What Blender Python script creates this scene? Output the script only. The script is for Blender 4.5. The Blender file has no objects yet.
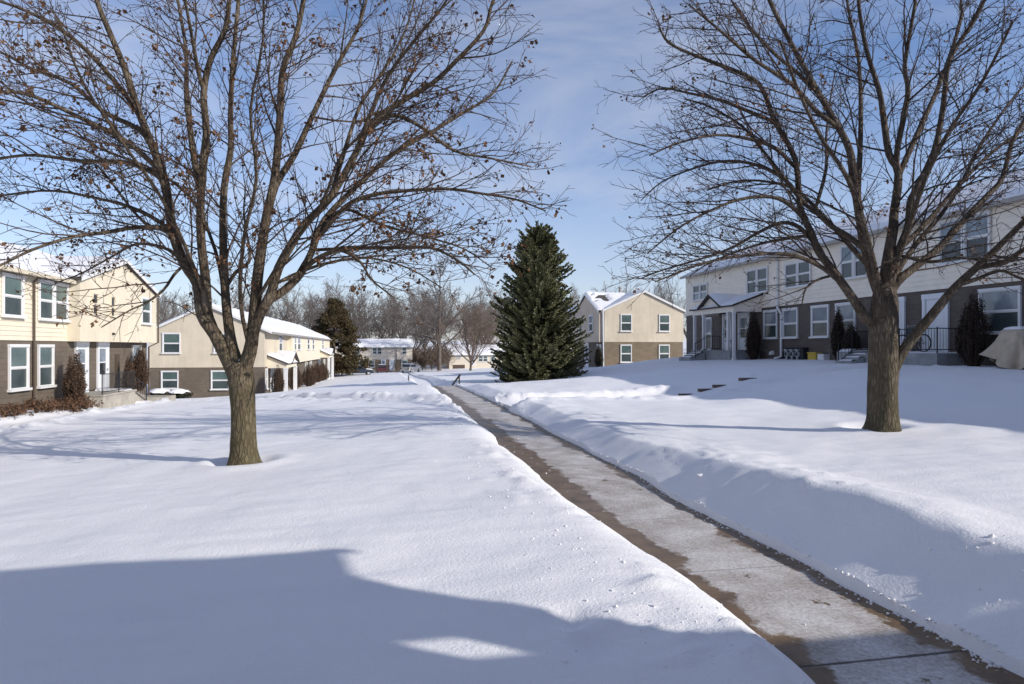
import bpy, bmesh, math, random
import numpy as np
from mathutils import Vector, Matrix

# ------------------------------------------------------------------ basics
# Every height below is measured from the camera's eye (z = 0); at the very end the
# whole place is lifted by EYE so that the cleared walk in front lies at z = 0.
EYE = 1.75
scene = bpy.context.scene
COL = scene.collection
R = random.Random(11)
SUN_EL, SUN_PHI = math.radians(25.0), math.radians(36.0)

def sgn_clamp(v, a, b):
    return max(a, min(b, v))

class MB:
    """collects faces for one mesh object"""
    def __init__(s):
        s.v = []; s.f = []; s.m = []; s.closed = True
    def add(s, vs, fs, m=0):
        o = len(s.v); s.v.extend([tuple(p) for p in vs])
        for f in fs:
            s.f.append(tuple(i + o for i in f)); s.m.append(m)
    def quad(s, a, b, c, d, m=0):
        s.add([a, b, c, d], [(0, 1, 2, 3)], m)
    def hexa(s, p, m=0):
        s.add(p, [(0, 3, 2, 1), (4, 5, 6, 7), (0, 1, 5, 4), (1, 2, 6, 5), (2, 3, 7, 6), (3, 0, 4, 7)], m)
    def box(s, x0, x1, y0, y1, z0, z1, m=0):
        s.hexa([(x0, y0, z0), (x1, y0, z0), (x1, y1, z0), (x0, y1, z0), (x0, y0, z1), (x1, y0, z1), (x1, y1, z1), (x0, y1, z1)], m)
    def fbox(s, fr, u0, u1, n0, n1, z0, z1, m=0):
        c = [(u0, n0, z0), (u1, n0, z0), (u1, n1, z0), (u0, n1, z0), (u0, n0, z1), (u1, n0, z1), (u1, n1, z1), (u0, n1, z1)]
        s.hexa([fr.P(*q) for q in c], m)
    def prism(s, poly, d, m=0):
        """closed polygon (list of points) swept along vector d"""
        n = len(poly); d = Vector(d)
        a = [Vector(p) for p in poly]; b = [p + d for p in a]
        fs = [tuple(range(n))[::-1], tuple(range(n, 2 * n))] + [(i, (i + 1) % n, n + (i + 1) % n, n + i) for i in range(n)]
        s.add(a + b, fs, m)
    def slab(s, a, b, c, d, t, m=0):
        a, b, c, d = map(Vector, (a, b, c, d))
        n = (b - a).cross(d - a).normalized()
        if n.z < 0: n = -n
        s.hexa([a - n * t, b - n * t, c - n * t, d - n * t, a, b, c, d], m)
    def tube(s, pts, rad, sides=6, m=0, cap=True):
        pts = [Vector(p) for p in pts]; n = len(pts)
        if not hasattr(rad, '__len__'): rad = [rad] * n
        t0 = (pts[1] - pts[0]).normalized()
        ref = Vector((0, 0, 1)) if abs(t0.z) < .9 else Vector((1, 0, 0))
        u = (ref - t0 * ref.dot(t0)).normalized()
        vs = []
        for i in range(n):
            t = (pts[min(i + 1, n - 1)] - pts[max(i - 1, 0)]).normalized()
            u = (u - t * u.dot(t)).normalized(); w = t.cross(u)
            for k in range(sides):
                a = 2 * math.pi * k / sides
                vs.append(pts[i] + (u * math.cos(a) + w * math.sin(a)) * rad[i])
        fs = []
        for i in range(n - 1):
            for k in range(sides):
                k2 = (k + 1) % sides
                fs.append((i * sides + k, i * sides + k2, (i + 1) * sides + k2, (i + 1) * sides + k))
        if cap:
            fs.append(tuple(range(sides))[::-1]); fs.append(tuple(range((n - 1) * sides, n * sides)))
        s.add(vs, fs, m)
    def build(s, name, mats, parent=None, smooth=False, fix=True, off=None):
        me = bpy.data.meshes.new(name)
        if off is None:
            off = root_of(parent).get('_loc', (0, 0, 0)) if parent is not None else (0, 0, 0)
        ox, oy, oz = off
        me.from_pydata([(x - ox, y - oy, z - oz) for x, y, z in s.v], [], s.f)
        if not isinstance(mats, (list, tuple)): mats = [mats]
        for mt in mats: me.materials.append(mt)
        if any(s.m): me.polygons.foreach_set('material_index', s.m)
        if fix:
            bm = bmesh.new(); bm.from_mesh(me)
            bmesh.ops.recalc_face_normals(bm, faces=bm.faces)
            bm.to_mesh(me); bm.free()
        if smooth: me.polygons.foreach_set('use_smooth', [True] * len(me.polygons))
        me.update()
        o = bpy.data.objects.new(name, me); COL.objects.link(o)
        if parent is not None: o.parent = parent
        return o

def root_of(o):
    while o.parent is not None: o = o.parent
    return o

def tag(o, label=None, cat=None, group=None, kind=None):
    if label: o['label'] = label
    if cat: o['category'] = cat
    if group: o['group'] = group
    if kind: o['kind'] = kind
    return o

def thing(name, label, cat, loc=(0, 0, 0), group=None):
    o = bpy.data.objects.new(name, None); COL.objects.link(o)
    o.location = loc; o['_loc'] = tuple(loc); o.empty_display_size = .3
    return tag(o, label, cat, group)

def dup(root, loc, rotz=0.0, scale=1.0, label=None, group=None):
    r = root.copy(); COL.objects.link(r)
    r.location = loc; r.rotation_euler = (0, 0, rotz)
    r.scale = (scale,) * 3 if not hasattr(scale, '__len__') else scale
    if label: r['label'] = label
    if group: r['group'] = group
    for ch in list(root.children):
        c = ch.copy(); COL.objects.link(c); c.parent = r
        for g in list(ch.children):
            d = g.copy(); COL.objects.link(d); d.parent = c
    return r

class Fr:
    """a wall plane: o = a point (x, y), u = along the wall, n = outwards"""
    def __init__(s, o, u, n): s.o, s.u, s.n = o, u, n
    def P(s, u, n, z):
        return (s.o[0] + s.u[0] * u + s.n[0] * n, s.o[1] + s.u[1] * u + s.n[1] * n, z)
    def off(s, d): return Fr((s.o[0] + s.n[0] * d, s.o[1] + s.n[1] * d), s.u, s.n)

# ------------------------------------------------------------------ noise (numpy value noise)
def _hash(ix, iy, seed):
    n = (ix.astype(np.int64) * 374761393 + iy.astype(np.int64) * 668265263 + seed * 974634777) & 0xffffffff
    n = ((n ^ (n >> 13)) * 1274126177) & 0xffffffff
    n = n ^ (n >> 16)
    return (n & 0xffff) / 32767.5 - 1.0
def vnoise(x, y, seed=0):
    x = np.asarray(x, float); y = np.asarray(y, float)
    ix = np.floor(x); iy = np.floor(y); fx = x - ix; fy = y - iy
    fx = fx * fx * fx * (fx * (fx * 6 - 15) + 10); fy = fy * fy * fy * (fy * (fy * 6 - 15) + 10)
    a = _hash(ix, iy, seed); b = _hash(ix + 1, iy, seed); c = _hash(ix, iy + 1, seed); d = _hash(ix + 1, iy + 1, seed)
    return (a * (1 - fx) + b * fx) * (1 - fy) + (c * (1 - fx) + d * fx) * fy
def fbm(x, y, seed=0, oct=4, gain=.5):
    t = 0; amp = 1; f = 1
    for i in range(oct):
        t = t + amp * vnoise(np.asarray(x) * f + 17.3 * i, np.asarray(y) * f - 9.1 * i, seed + i); amp *= gain; f *= 2.03
    return t
def sstep(a, b, x):
    t = np.clip((x - a) / (b - a), 0, 1); return t * t * (3 - 2 * t)

# ------------------------------------------------------------------ materials
def new_mat(name):
    m = bpy.data.materials.new(name); m.use_nodes = True
    nt = m.node_tree; b = nt.nodes['Principled BSDF']
    return m, nt, b
def N(nt, typ, **kw):
    n = nt.nodes.new(typ)
    for k, v in kw.items():
        if k.startswith('_'): n.inputs[k[1:]].default_value = v
        else: setattr(n, k, v)
    return n
def L(nt, a, b): nt.links.new(a, b)
def coords(nt, scale=(1, 1, 1), space='Object'):
    tc = N(nt, 'ShaderNodeTexCoord'); mp = N(nt, 'ShaderNodeMapping')
    mp.inputs['Scale'].default_value = scale
    L(nt, tc.outputs[space], mp.inputs['Vector']); return mp.outputs['Vector']
def noise(nt, vec, scale, detail=4, rough=.55):
    n = N(nt, 'ShaderNodeTexNoise'); n.inputs['Scale'].default_value = scale
    n.inputs['Detail'].default_value = detail; n.inputs['Roughness'].default_value = rough
    L(nt, vec, n.inputs['Vector']); return n.outputs['Fac']
def ramp(nt, fac, stops):
    r = N(nt, 'ShaderNodeValToRGB'); e = r.color_ramp.elements
    while len(e) < len(stops): e.new(.5)
    for k, (p, c) in enumerate(stops):
        e[k].position = p; e[k].color = (*c, 1) if len(c) == 3 else c
    L(nt, fac, r.inputs['Fac']); return r.outputs['Color']
def mix(nt, fac, a, b, typ='MIX'):
    m = N(nt, 'ShaderNodeMix', data_type='RGBA', blend_type=typ)
    for sock, v in ((m.inputs[0], fac), (m.inputs[6], a), (m.inputs[7], b)):
        if hasattr(v, 'is_linked') or hasattr(v, 'links'): L(nt, v, sock)
        elif isinstance(v, (int, float)): sock.default_value = v
        else: sock.default_value = (*v, 1)
    return m.outputs[2]
def bump(nt, b, h, strength=.3, dist=.02, prev=None):
    n = N(nt, 'ShaderNodeBump'); n.inputs['Strength'].default_value = strength; n.inputs['Distance'].default_value = dist
    L(nt, h, n.inputs['Height'])
    if prev is not None: L(nt, prev, n.inputs['Normal'])
    L(nt, n.outputs['Normal'], b.inputs['Normal']); return n.outputs['Normal']

def mottled(name, c, amt=.12, scale=6, rough=.8, bscale=None, bstr=.2, bdist=.01, spec=.3):
    m, nt, b = new_mat(name); v = coords(nt)
    lo = tuple(x * (1 - amt) for x in c); hi = tuple(min(1, x * (1 + amt)) for x in c)
    col = ramp(nt, noise(nt, v, scale), [(.3, lo), (.7, hi)])
    L(nt, col, b.inputs['Base Color']); b.inputs['Roughness'].default_value = rough
    b.inputs['Specular IOR Level'].default_value = spec
    if bscale: bump(nt, b, noise(nt, v, bscale), bstr, bdist)
    return m

def snow_mat(name, grain=1.0, far=False):
    m, nt, b = new_mat(name); v = coords(nt)
    n1 = noise(nt, v, .35, 3)
    col = ramp(nt, n1, [(.3, (.84, .84, .86)), (.7, (.88, .88, .885))])
    L(nt, col, b.inputs['Base Color'])
    b.inputs['Roughness'].default_value = .62; b.inputs['Specular IOR Level'].default_value = .25
    n = bump(nt, b, noise(nt, v, 3.2, 5, .6), .35 * grain, .035)
    n = bump(nt, b, noise(nt, v, 42, 3, .7), .6 * grain, .012, n)
    return m
M = {}
M['snow'] = snow_mat('snow')
M['roof_snow'] = snow_mat('roof_snow', .6)

def stucco(name, c):
    m, nt, b = new_mat(name); v = coords(nt)
    a = ramp(nt, noise(nt, v, .9, 5, .6), [(.25, tuple(x * .86 for x in c)), (.75, tuple(x * 1.07 for x in c))])
    a = mix(nt, .22, a, ramp(nt, noise(nt, coords(nt, (2.5, 2.5, .25)), 1.6, 4), [(.3, (.55, .5, .42)), (.7, (1, 1, 1))]), 'MULTIPLY')
    L(nt, a, b.inputs['Base Color']); b.inputs['Roughness'].default_value = .92; b.inputs['Specular IOR Level'].default_value = .2
    bump(nt, b, noise(nt, v, 28, 4, .7), .5, .012)
    return m
M['stucco_cream'] = stucco('stucco_cream', (.76, .68, .53))
M['stucco_tan'] = stucco('stucco_tan', (.66, .585, .46))
M['stucco_grey_shade'] = stucco('stucco_grey_shade', (.62, .53, .43))  # grey of the far walls; elsewhere shade put into side walls' colour
M['siding_cream'] = mottled('siding_cream', (.76, .68, .53), .05, 2, .6)
M['siding_beige'] = mottled('siding_beige', (.68, .61, .50), .06, 2, .6)
M['siding_tan'] = mottled('siding_tan', (.87, .79, .67), .06, 2, .6)
def brick(name, c, axis):
    """painted brick; axis = the horizontal axis that runs along the wall"""
    m, nt, b = new_mat(name)
    tc = N(nt, 'ShaderNodeTexCoord'); sp = N(nt, 'ShaderNodeSeparateXYZ'); cb = N(nt, 'ShaderNodeCombineXYZ')
    L(nt, tc.outputs['Object'], sp.inputs[0])
    ad = N(nt, 'ShaderNodeMath', operation='ADD'); L(nt, sp.outputs['X'], ad.inputs[0]); L(nt, sp.outputs['Y'], ad.inputs[1])
    L(nt, ad.outputs[0], cb.inputs['X']); L(nt, sp.outputs['Z'], cb.inputs['Y'])
    bt = N(nt, 'ShaderNodeTexBrick'); L(nt, cb.outputs[0], bt.inputs['Vector'])
    bt.inputs['Scale'].default_value = 1; bt.inputs['Brick Width'].default_value = .4; bt.inputs['Row Height'].default_value = .2
    bt.inputs['Mortar Size'].default_value = .008; bt.inputs['Mortar Smooth'].default_value = .3
    bt.inputs['Color1'].default_value = (*[x * 1.08 for x in c], 1); bt.inputs['Color2'].default_value = (*[x * .9 for x in c], 1)
    bt.inputs['Mortar'].default_value = (*[x * .74 for x in c], 1)
    v = tc.outputs['Object']
    col = mix(nt, .35, bt.outputs['Color'], ramp(nt, noise(nt, v, 1.3, 5), [(.3, (.6, .6, .6)), (.7, (1.15, 1.12, 1.08))]), 'MULTIPLY')
    L(nt, col, b.inputs['Base Color']); b.inputs['Roughness'].default_value = .8; b.inputs['Specular IOR Level'].default_value = .25
    iv = N(nt, 'ShaderNodeMath', operation='SUBTRACT'); iv.inputs[0].default_value = 1; L(nt, bt.outputs['Fac'], iv.inputs[1])
    n = bump(nt, b, iv.outputs[0], .5, .01); bump(nt, b, noise(nt, v, 30), .25, .006, n)
    return m
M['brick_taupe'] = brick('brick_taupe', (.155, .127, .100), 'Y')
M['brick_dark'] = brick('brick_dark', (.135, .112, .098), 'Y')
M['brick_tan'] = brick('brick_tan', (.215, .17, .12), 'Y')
M['trim'] = mottled('white_trim', (.73, .73, .72), .04, 3, .45)
M['door_white'] = mottled('white_door', (.74, .76, .78), .04, 1.5, .4)
M['gutter'] = mottled('gutter_grey', (.34, .32, .30), .1, 3, .5)
M['gutter_cream'] = mottled('gutter_cream', (.62, .55, .42), .1, 3, .5)
M['pipe_brown'] = mottled('brown_pipe', (.10, .075, .055), .1, 3, .5)
M['shingle'] = mottled('shingle', (.085, .075, .07), .3, 9, .95, 25, .5, .01)
M['concrete'] = mottled('concrete', (.38, .35, .30), .2, 2.5, .9, 30, .3, .006)
M['concrete_shade'] = mottled('concrete_shaded', (.30, .31, .31), .2, 2.5, .9, 30, .3, .006)  # darker, cooler copy of the concrete with the shade painted in
M['concrete_wet'] = mottled('wet_concrete', (.14, .095, .055), .4, 3, .6, 30, .3, .006)
M['timber'] = mottled('weathered_timber', (.13, .10, .075), .3, 5, .9, 20, .4, .01)
M['iron'] = mottled('black_iron', (.02, .02, .022), .2, 8, .5)
M['rubber'] = mottled('rubber', (.018, .018, .018), .2, 8, .8)
M['rail_wood'] = mottled('rail_wood', (.05, .04, .035), .3, 8, .8)
M['bike_paint'] = mottled('bike_paint', (.02, .05, .07), .2, 5, .4)
M['chrome'] = mottled('chrome', (.45, .45, .46), .1, 5, .3)
M['meter_grey'] = mottled('meter_grey', (.42, .43, .44), .1, 5, .5)
M['meter_dark'] = mottled('meter_dark', (.03, .03, .035), .2, 5, .6)
M['yellow'] = mottled('yellow_plastic', (.55, .38, .05), .1, 5, .5)
M['basement'] = mottled('basement_glass', (.015, .015, .018), .3, 4, .3)

def glass(name, lo, hi, rough=.06):
    m, nt, b = new_mat(name); v = coords(nt)
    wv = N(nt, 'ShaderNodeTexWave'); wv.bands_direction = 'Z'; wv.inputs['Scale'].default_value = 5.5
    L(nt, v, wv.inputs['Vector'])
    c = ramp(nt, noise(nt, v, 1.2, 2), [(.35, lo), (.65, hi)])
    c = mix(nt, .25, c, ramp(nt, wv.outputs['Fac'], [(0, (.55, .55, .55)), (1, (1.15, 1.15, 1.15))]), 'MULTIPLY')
    L(nt, c, b.inputs['Base Color']); b.inputs['Roughness'].default_value = rough
    b.inputs['Specular IOR Level'].default_value = .55
    return m
M['glass_up'] = glass('glass_with_blind', (.075, .115, .11), (.115, .165, .155))
M['glass_low'] = glass('glass_behind_screen', (.035, .052, .055), (.06, .08, .08), .25)
M['glass_sky'] = glass('glass_painted_sky', (.16, .19, .22), (.25, .29, .33), .05)  # pale sky reflection is put into the base colour
M['glass_dark'] = glass('glass_dark', (.02, .024, .028), (.05, .055, .06), .12)

def bark(name, c1, c2, c3, vs=1.0, moss=None):
    m, nt, b = new_mat(name); v = coords(nt, (17 * vs, 17 * vs, 4.2 * vs))
    vo = N(nt, 'ShaderNodeTexVoronoi', feature='DISTANCE_TO_EDGE'); vo.inputs['Scale'].default_value = 2.1
    wob = N(nt, 'ShaderNodeMix', data_type='VECTOR'); wob.inputs[0].default_value = .45
    nn = N(nt, 'ShaderNodeTexNoise'); nn.inputs['Scale'].default_value = 1.5; L(nt, v, nn.inputs['Vector'])
    L(nt, v, wob.inputs[4]); L(nt, nn.outputs['Color'], wob.inputs[5]); L(nt, wob.outputs[1], vo.inputs['Vector'])
    ridge = N(nt, 'ShaderNodeMapRange'); ridge.inputs['From Max'].default_value = .28; L(nt, vo.outputs['Distance'], ridge.inputs['Value'])
    v2 = coords(nt)
    c = ramp(nt, noise(nt, v2, 4.0, 7, .75), [(.3, c1), (.5, c2), (.72, c3)])
    if moss:
        sp = N(nt, 'ShaderNodeSeparateXYZ'); L(nt, v2, sp.inputs[0])
        mr = N(nt, 'ShaderNodeMapRange'); mr.inputs['From Min'].default_value = 2.2; mr.inputs['From Max'].default_value = .2
        L(nt, sp.outputs['Z'], mr.inputs['Value'])
        mf = N(nt, 'ShaderNodeMath', operation='MULTIPLY'); L(nt, mr.outputs[0], mf.inputs[0]); L(nt, noise(nt, v2, 5, 4), mf.inputs[1])
        c = mix(nt, mf.outputs[0], c, moss)
    c = mix(nt, .6, c, ramp(nt, ridge.outputs[0], [(0, (.42, .4, .38)), (1, (1.1, 1.1, 1.1))]), 'MULTIPLY')
    L(nt, c, b.inputs['Base Color']); b.inputs['Roughness'].default_value = .95; b.inputs['Specular IOR Level'].default_value = .15
    n = bump(nt, b, ridge.outputs[0], .8, .018); bump(nt, b, noise(nt, v, 6, 4), .5, .012, n)
    return m
M['bark'] = bark('maple_bark', (.065, .05, .034), (.135, .105, .074), (.25, .21, .155), 1.0, (.15, .135, .07))
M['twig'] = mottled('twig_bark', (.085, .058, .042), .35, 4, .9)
M['bark_b'] = bark('ash_bark', (.055, .043, .034), (.115, .092, .072), (.21, .175, .14), 1.0, (.13, .12, .07))
M['twig_b'] = mottled('ash_twig_bark', (.058, .043, .036), .35, 4, .9)
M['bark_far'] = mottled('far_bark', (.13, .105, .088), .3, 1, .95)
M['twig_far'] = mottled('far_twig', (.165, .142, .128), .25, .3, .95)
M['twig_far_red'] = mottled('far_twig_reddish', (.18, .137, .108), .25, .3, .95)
def leafmat(name, cols, scale=3):
    m, nt, b = new_mat(name); v = coords(nt)
    c = ramp(nt, noise(nt, v, scale, 3, .6), [(.3 + .4 * i / (len(cols) - 1), x) for i, x in enumerate(cols)])
    oi = N(nt, 'ShaderNodeNewGeometry')
    c = mix(nt, .5, c, ramp(nt, oi.outputs['Random Per Island'], [(0, (.45, .45, .45)), (1, (1.3, 1.3, 1.3))]), 'MULTIPLY')
    L(nt, c, b.inputs['Base Color']); b.inputs['Roughness'].default_value = .8; b.inputs['Specular IOR Level'].default_value = .2
    return m
M['dead_leaf'] = leafmat('dead_leaf', [(.085, .045, .025), (.15, .08, .04), (.11, .06, .04)], 2)
M['seed'] = leafmat('dark_seed', [(.05, .035, .028), (.10, .065, .05)], 2)
M['needle'] = leafmat('spruce_needle', [(.095, .10, .048), (.18, .18, .088), (.27, .27, .155)], .8)
M['cedar'] = leafmat('cedar_foliage', [(.04, .032, .016), (.075, .058, .028), (.10, .07, .035)], .6)
M['dry_shrub'] = leafmat('dry_shrub_leaf', [(.05, .032, .022), (.095, .06, .04), (.14, .09, .06)], 2)
M['shade_shrub'] = leafmat('shaded_shrub_leaf', [(.022, .016, .013), (.045, .032, .025), (.07, .05, .038)], 2)  # darkened copy of the dry shrub leaf, shade put into its colour
M['rust_shrub'] = leafmat('rust_shrub_leaf', [(.06, .034, .02), (.11, .06, .035), (.16, .095, .06)], 2)
M['dark_green'] = leafmat('dark_bush_leaf', [(.02, .025, .018), (.04, .045, .03)], 2)
M['tarp'] = mottled('tan_tarp', (.52, .43, .32), .15, 3, .75, 9, .4, .02)
def paint(name, c, rough=.3):
    m, nt, b = new_mat(name); v = coords(nt)
    L(nt, ramp(nt, noise(nt, v, 2, 3), [(.3, tuple(x * .8 for x in c)), (.7, c)]), b.inputs['Base Color'])
    b.inputs['Roughness'].default_value = rough; b.inputs['Coat Weight'].default_value = .4; return m
M['car_silver'] = paint('silver_paint', (.45, .44, .42)); M['car_red'] = paint('dark_red_paint', (.09, .02, .02)); M['car_blue'] = paint('dark_blue_paint', (.03, .04, .06))

def walk_mat():
    m, nt, b = new_mat('icy_concrete'); tc = N(nt, 'ShaderNodeTexCoord'); v = tc.outputs['Object']
    sp = N(nt, 'ShaderNodeSeparateXYZ'); L(nt, v, sp.inputs[0])
    def math_(op, a, c):
        n = N(nt, 'ShaderNodeMath', operation=op)
        for i, q in enumerate((a, c)):
            if isinstance(q, (int, float)): n.inputs[i].default_value = q
            else: L(nt, q, n.inputs[i])
        return n.outputs[0]
    nl = noise(nt, v, 1.5, 5, .62); nf = noise(nt, v, 7, 4, .65)
    edge = math_('ADD', math_('MULTIPLY', math_('SUBTRACT', nl, .5), .72), math_('MULTIPLY', math_('SUBTRACT', nf, .5), .28))
    # frost lies in the middle of the walk, wet brown concrete shows along both edges
    a = math_('SUBTRACT', math_('ADD', sp.outputs['X'], edge), 2.31)
    c = math_('SUBTRACT', 3.10, math_('ADD', sp.outputs['X'], edge))
    hole = math_('MULTIPLY', math_('SUBTRACT', noise(nt, v, 2.3, 6, .7), .35), 1.5)
    mn = math_('MINIMUM', math_('MINIMUM', a, c), hole)
    fr = N(nt, 'ShaderNodeMapRange'); fr.inputs['From Min'].default_value = -.02; fr.inputs['From Max'].default_value = .035; L(nt, mn, fr.inputs['Value'])
    wet = ramp(nt, noise(nt, v, 4, 5, .65), [(.25, (.06, .037, .016)), (.5, (.165, .103, .048)), (.8, (.235, .165, .095))])
    ng = noise(nt, v, 36, 4, .75); ns = noise(nt, v, 2.6, 5, .6)
    g = math_('ADD', math_('MULTIPLY', ng, .6), math_('MULTIPLY', ns, .5))
    frost = ramp(nt, g, [(.36, (.20, .165, .13)), (.50, (.40, .365, .335)), (.64, (.60, .58, .565)), (.76, (.80, .79, .79))])
    col = mix(nt, fr.outputs[0], wet, frost)
    # loose snow crumbs
    vo = N(nt, 'ShaderNodeTexVoronoi'); vo.inputs['Scale'].default_value = 16; L(nt, v, vo.inputs['Vector'])
    cr = N(nt, 'ShaderNodeMapRange'); cr.inputs['From Min'].default_value = .16; cr.inputs['From Max'].default_value = .08; L(nt, vo.outputs['Distance'], cr.inputs['Value'])
    side = N(nt, 'ShaderNodeMapRange'); side.inputs['From Min'].default_value = 3.06; side.inputs['From Max'].default_value = 3.3; L(nt, sp.outputs['X'], side.inputs['Value'])
    cf = math_('MULTIPLY', math_('MULTIPLY', cr.outputs[0], side.outputs[0]), math_('GREATER_THAN', nf, .48))
    col = mix(nt, cf, col, (.72, .73, .76))
    # expansion joints every 1.5 m, hidden where the frost is thick
    jy = math_('ABSOLUTE', math_('SUBTRACT', math_('FRACT', math_('ADD', math_('DIVIDE', math_('SUBTRACT', sp.outputs['Y'], 3.2), 1.52), .5), 0), .5), 0)
    j = N(nt, 'ShaderNodeMapRange'); j.inputs['From Min'].default_value = .011; j.inputs['From Max'].default_value = .004
    L(nt, math_('ADD', jy, math_('MULTIPLY', math_('SUBTRACT', nf, .5), .012)), j.inputs['Value'])
    jf = math_('MULTIPLY', j.outputs[0], .85)
    near = N(nt, 'ShaderNodeMapRange'); near.inputs['From Min'].default_value = 4.2; near.inputs['From Max'].default_value = 3.6
    near.inputs['To Min'].default_value = .22; near.inputs['To Max'].default_value = 1; L(nt, sp.outputs['Y'], near.inputs['Value'])
    col = mix(nt, math_('MULTIPLY', jf, near.outputs[0]), col, (.03, .022, .015))
    L(nt, col, b.inputs['Base Color'])
    rg = N(nt, 'ShaderNodeMapRange'); rg.inputs['To Min'].default_value = .38; rg.inputs['To Max'].default_value = .7; L(nt, fr.outputs[0], rg.inputs['Value'])
    L(nt, rg.outputs[0], b.inputs['Roughness']); b.inputs['Specular IOR Level'].default_value = .4
    h = math_('ADD', math_('MULTIPLY', fr.outputs[0], .5), math_('ADD', math_('MULTIPLY', ng, .6), math_('MULTIPLY', j.outputs[0], -.8)))
    bump(nt, b, h, .5, .012)
    return m
M['walk'] = walk_mat()

# ------------------------------------------------------------------ terrain
CP = [(0, 0, -1.5), (-3, 3, -1.53), (1.5, 4, -1.5), (1.7, 12, -1.53), (1.8, 20, -1.57), (1.5, 30, -1.72), (-2.13, 10.17, -1.71), (-.5, 6, -1.56),
      (0, -15, -1.5), (-10, -10, -1.7), (12, -12, -1.2), (-5, 4, -1.62),
      (-8, 10, -1.93), (-13, 15, -2.1), (-12, 26, -2.3), (-13.2, 31, -2.4), (-13.2, 40, -2.9), (-13.1, 37, -2.4), (-6, 20, -1.95), (-6, 30, -2.2), (-8, 40, -2.8),
      (-9.4, 52, -3.87), (-9.4, 70, -4.2), (-9, 100, -4.6), (-17, 52, -3.8), (-15, 46, -3.45), (-4, 50, -2.85), (-3, 70, -3.5), (-2, 100, -4.3), (.5, 40, -2.3), (1, 58, -2.72), (1, 80, -3.5),
      (1, 110, -4.35), (1, 126, -4.7), (8, 60, -2.6), (8, 85, -3.5), (14, 115, -4.2), (18, 138, -4.65),
      (4.3, 5, -1.35), (4.5, 12, -1.45), (8.13, 9.75, -1.35), (14, 10, -1.02), (20, 8, -.68), (9.3, 18.6, -1.50), (11.6, 18.8, -1.16), (7, 15, -1.43), (5, 17, -1.48), (-10.8, 37.5, -3.0), (-11.2, 34.6, -2.72), (20, 20, -.67), (20, 32, -.67), (20, 43, -.72), (12, 16, -1.13), (12, 25, -1.1),
      (8, 25, -1.38), (5, 22, -1.52), (5, 30, -1.68), (8.5, 37, -1.92), (9.7, 34.8, -1.72), (13, 38.2, -1.3), (15.5, 37.8, -1.02), (17, 50, -1.6), (24, 50, -.95), (20, 56, -1.6), (11, 48, -2.1),
      (26, 20, -.6), (30, -5, -.5), (18, -5, -.7), (-25, 45, -3.6), (-25, 15, -2.4), (-30, 80, -4.6), (35, 50, -.5), (40, 90, -2.5),
      (-40, 130, -4.9), (-10, 126, -4.7), (60, 130, -3.0), (0, 165, -4.2), (-50, 180, -3.2), (60, 180, -1.5), (0, 210, -2.0), (0, 280, 1.0), (-100, 220, -1), (110, 220, 1.5), (-120, 90, -4), (120, 80, 0), (-90, -40, -2), (90, -40, 0), (0, 340, 3.0), (-200, 330, 3), (200, 330, 4)]
_cp = np.array(CP, float); _C2 = 3.0
def _phi(r2): return np.sqrt(r2 + _C2)
_d2 = ((_cp[:, None, :2] - _cp[None, :, :2]) ** 2).sum(-1)
_n = len(_cp)
_A = np.zeros((_n + 1, _n + 1)); _A[:_n, :_n] = _phi(_d2); _A[:_n, _n] = 1; _A[_n, :_n] = 1
_w = np.linalg.solve(_A, np.append(_cp[:, 2], 0))
def base_h(X, Y):
    X = np.asarray(X, float); Y = np.asarray(Y, float)
    Xc = np.clip(X, -220, 220); Yc = np.clip(Y, -40, 350)
    h = np.full(X.shape, _w[_n])
    for (px, py, _), w in zip(CP, _w[:_n]): h = h + w * _phi((Xc - px) ** 2 + (Yc - py) ** 2)
    return h
def walk_z(Y):
    return np.interp(Y, [-5, 3, 20, 25, 32.0, 36.5, 57, 80, 110], [-1.73, -1.75, -1.75, -1.80, -1.90, -2.62, -2.85, -3.7, -4.5])
XL, XR = 1.95, 3.25
def wob_l(Y): return .05 * fbm(np.asarray(Y) * .55, np.zeros_like(Y), 3, 4, .6) + .20 * sstep(7.5, 4.0, Y) * sstep(2.2, 3.2, Y)
def wob_r(Y): return .045 * fbm(np.asarray(Y) * .7, np.zeros_like(Y) + 5, 4, 4, .65)
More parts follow.
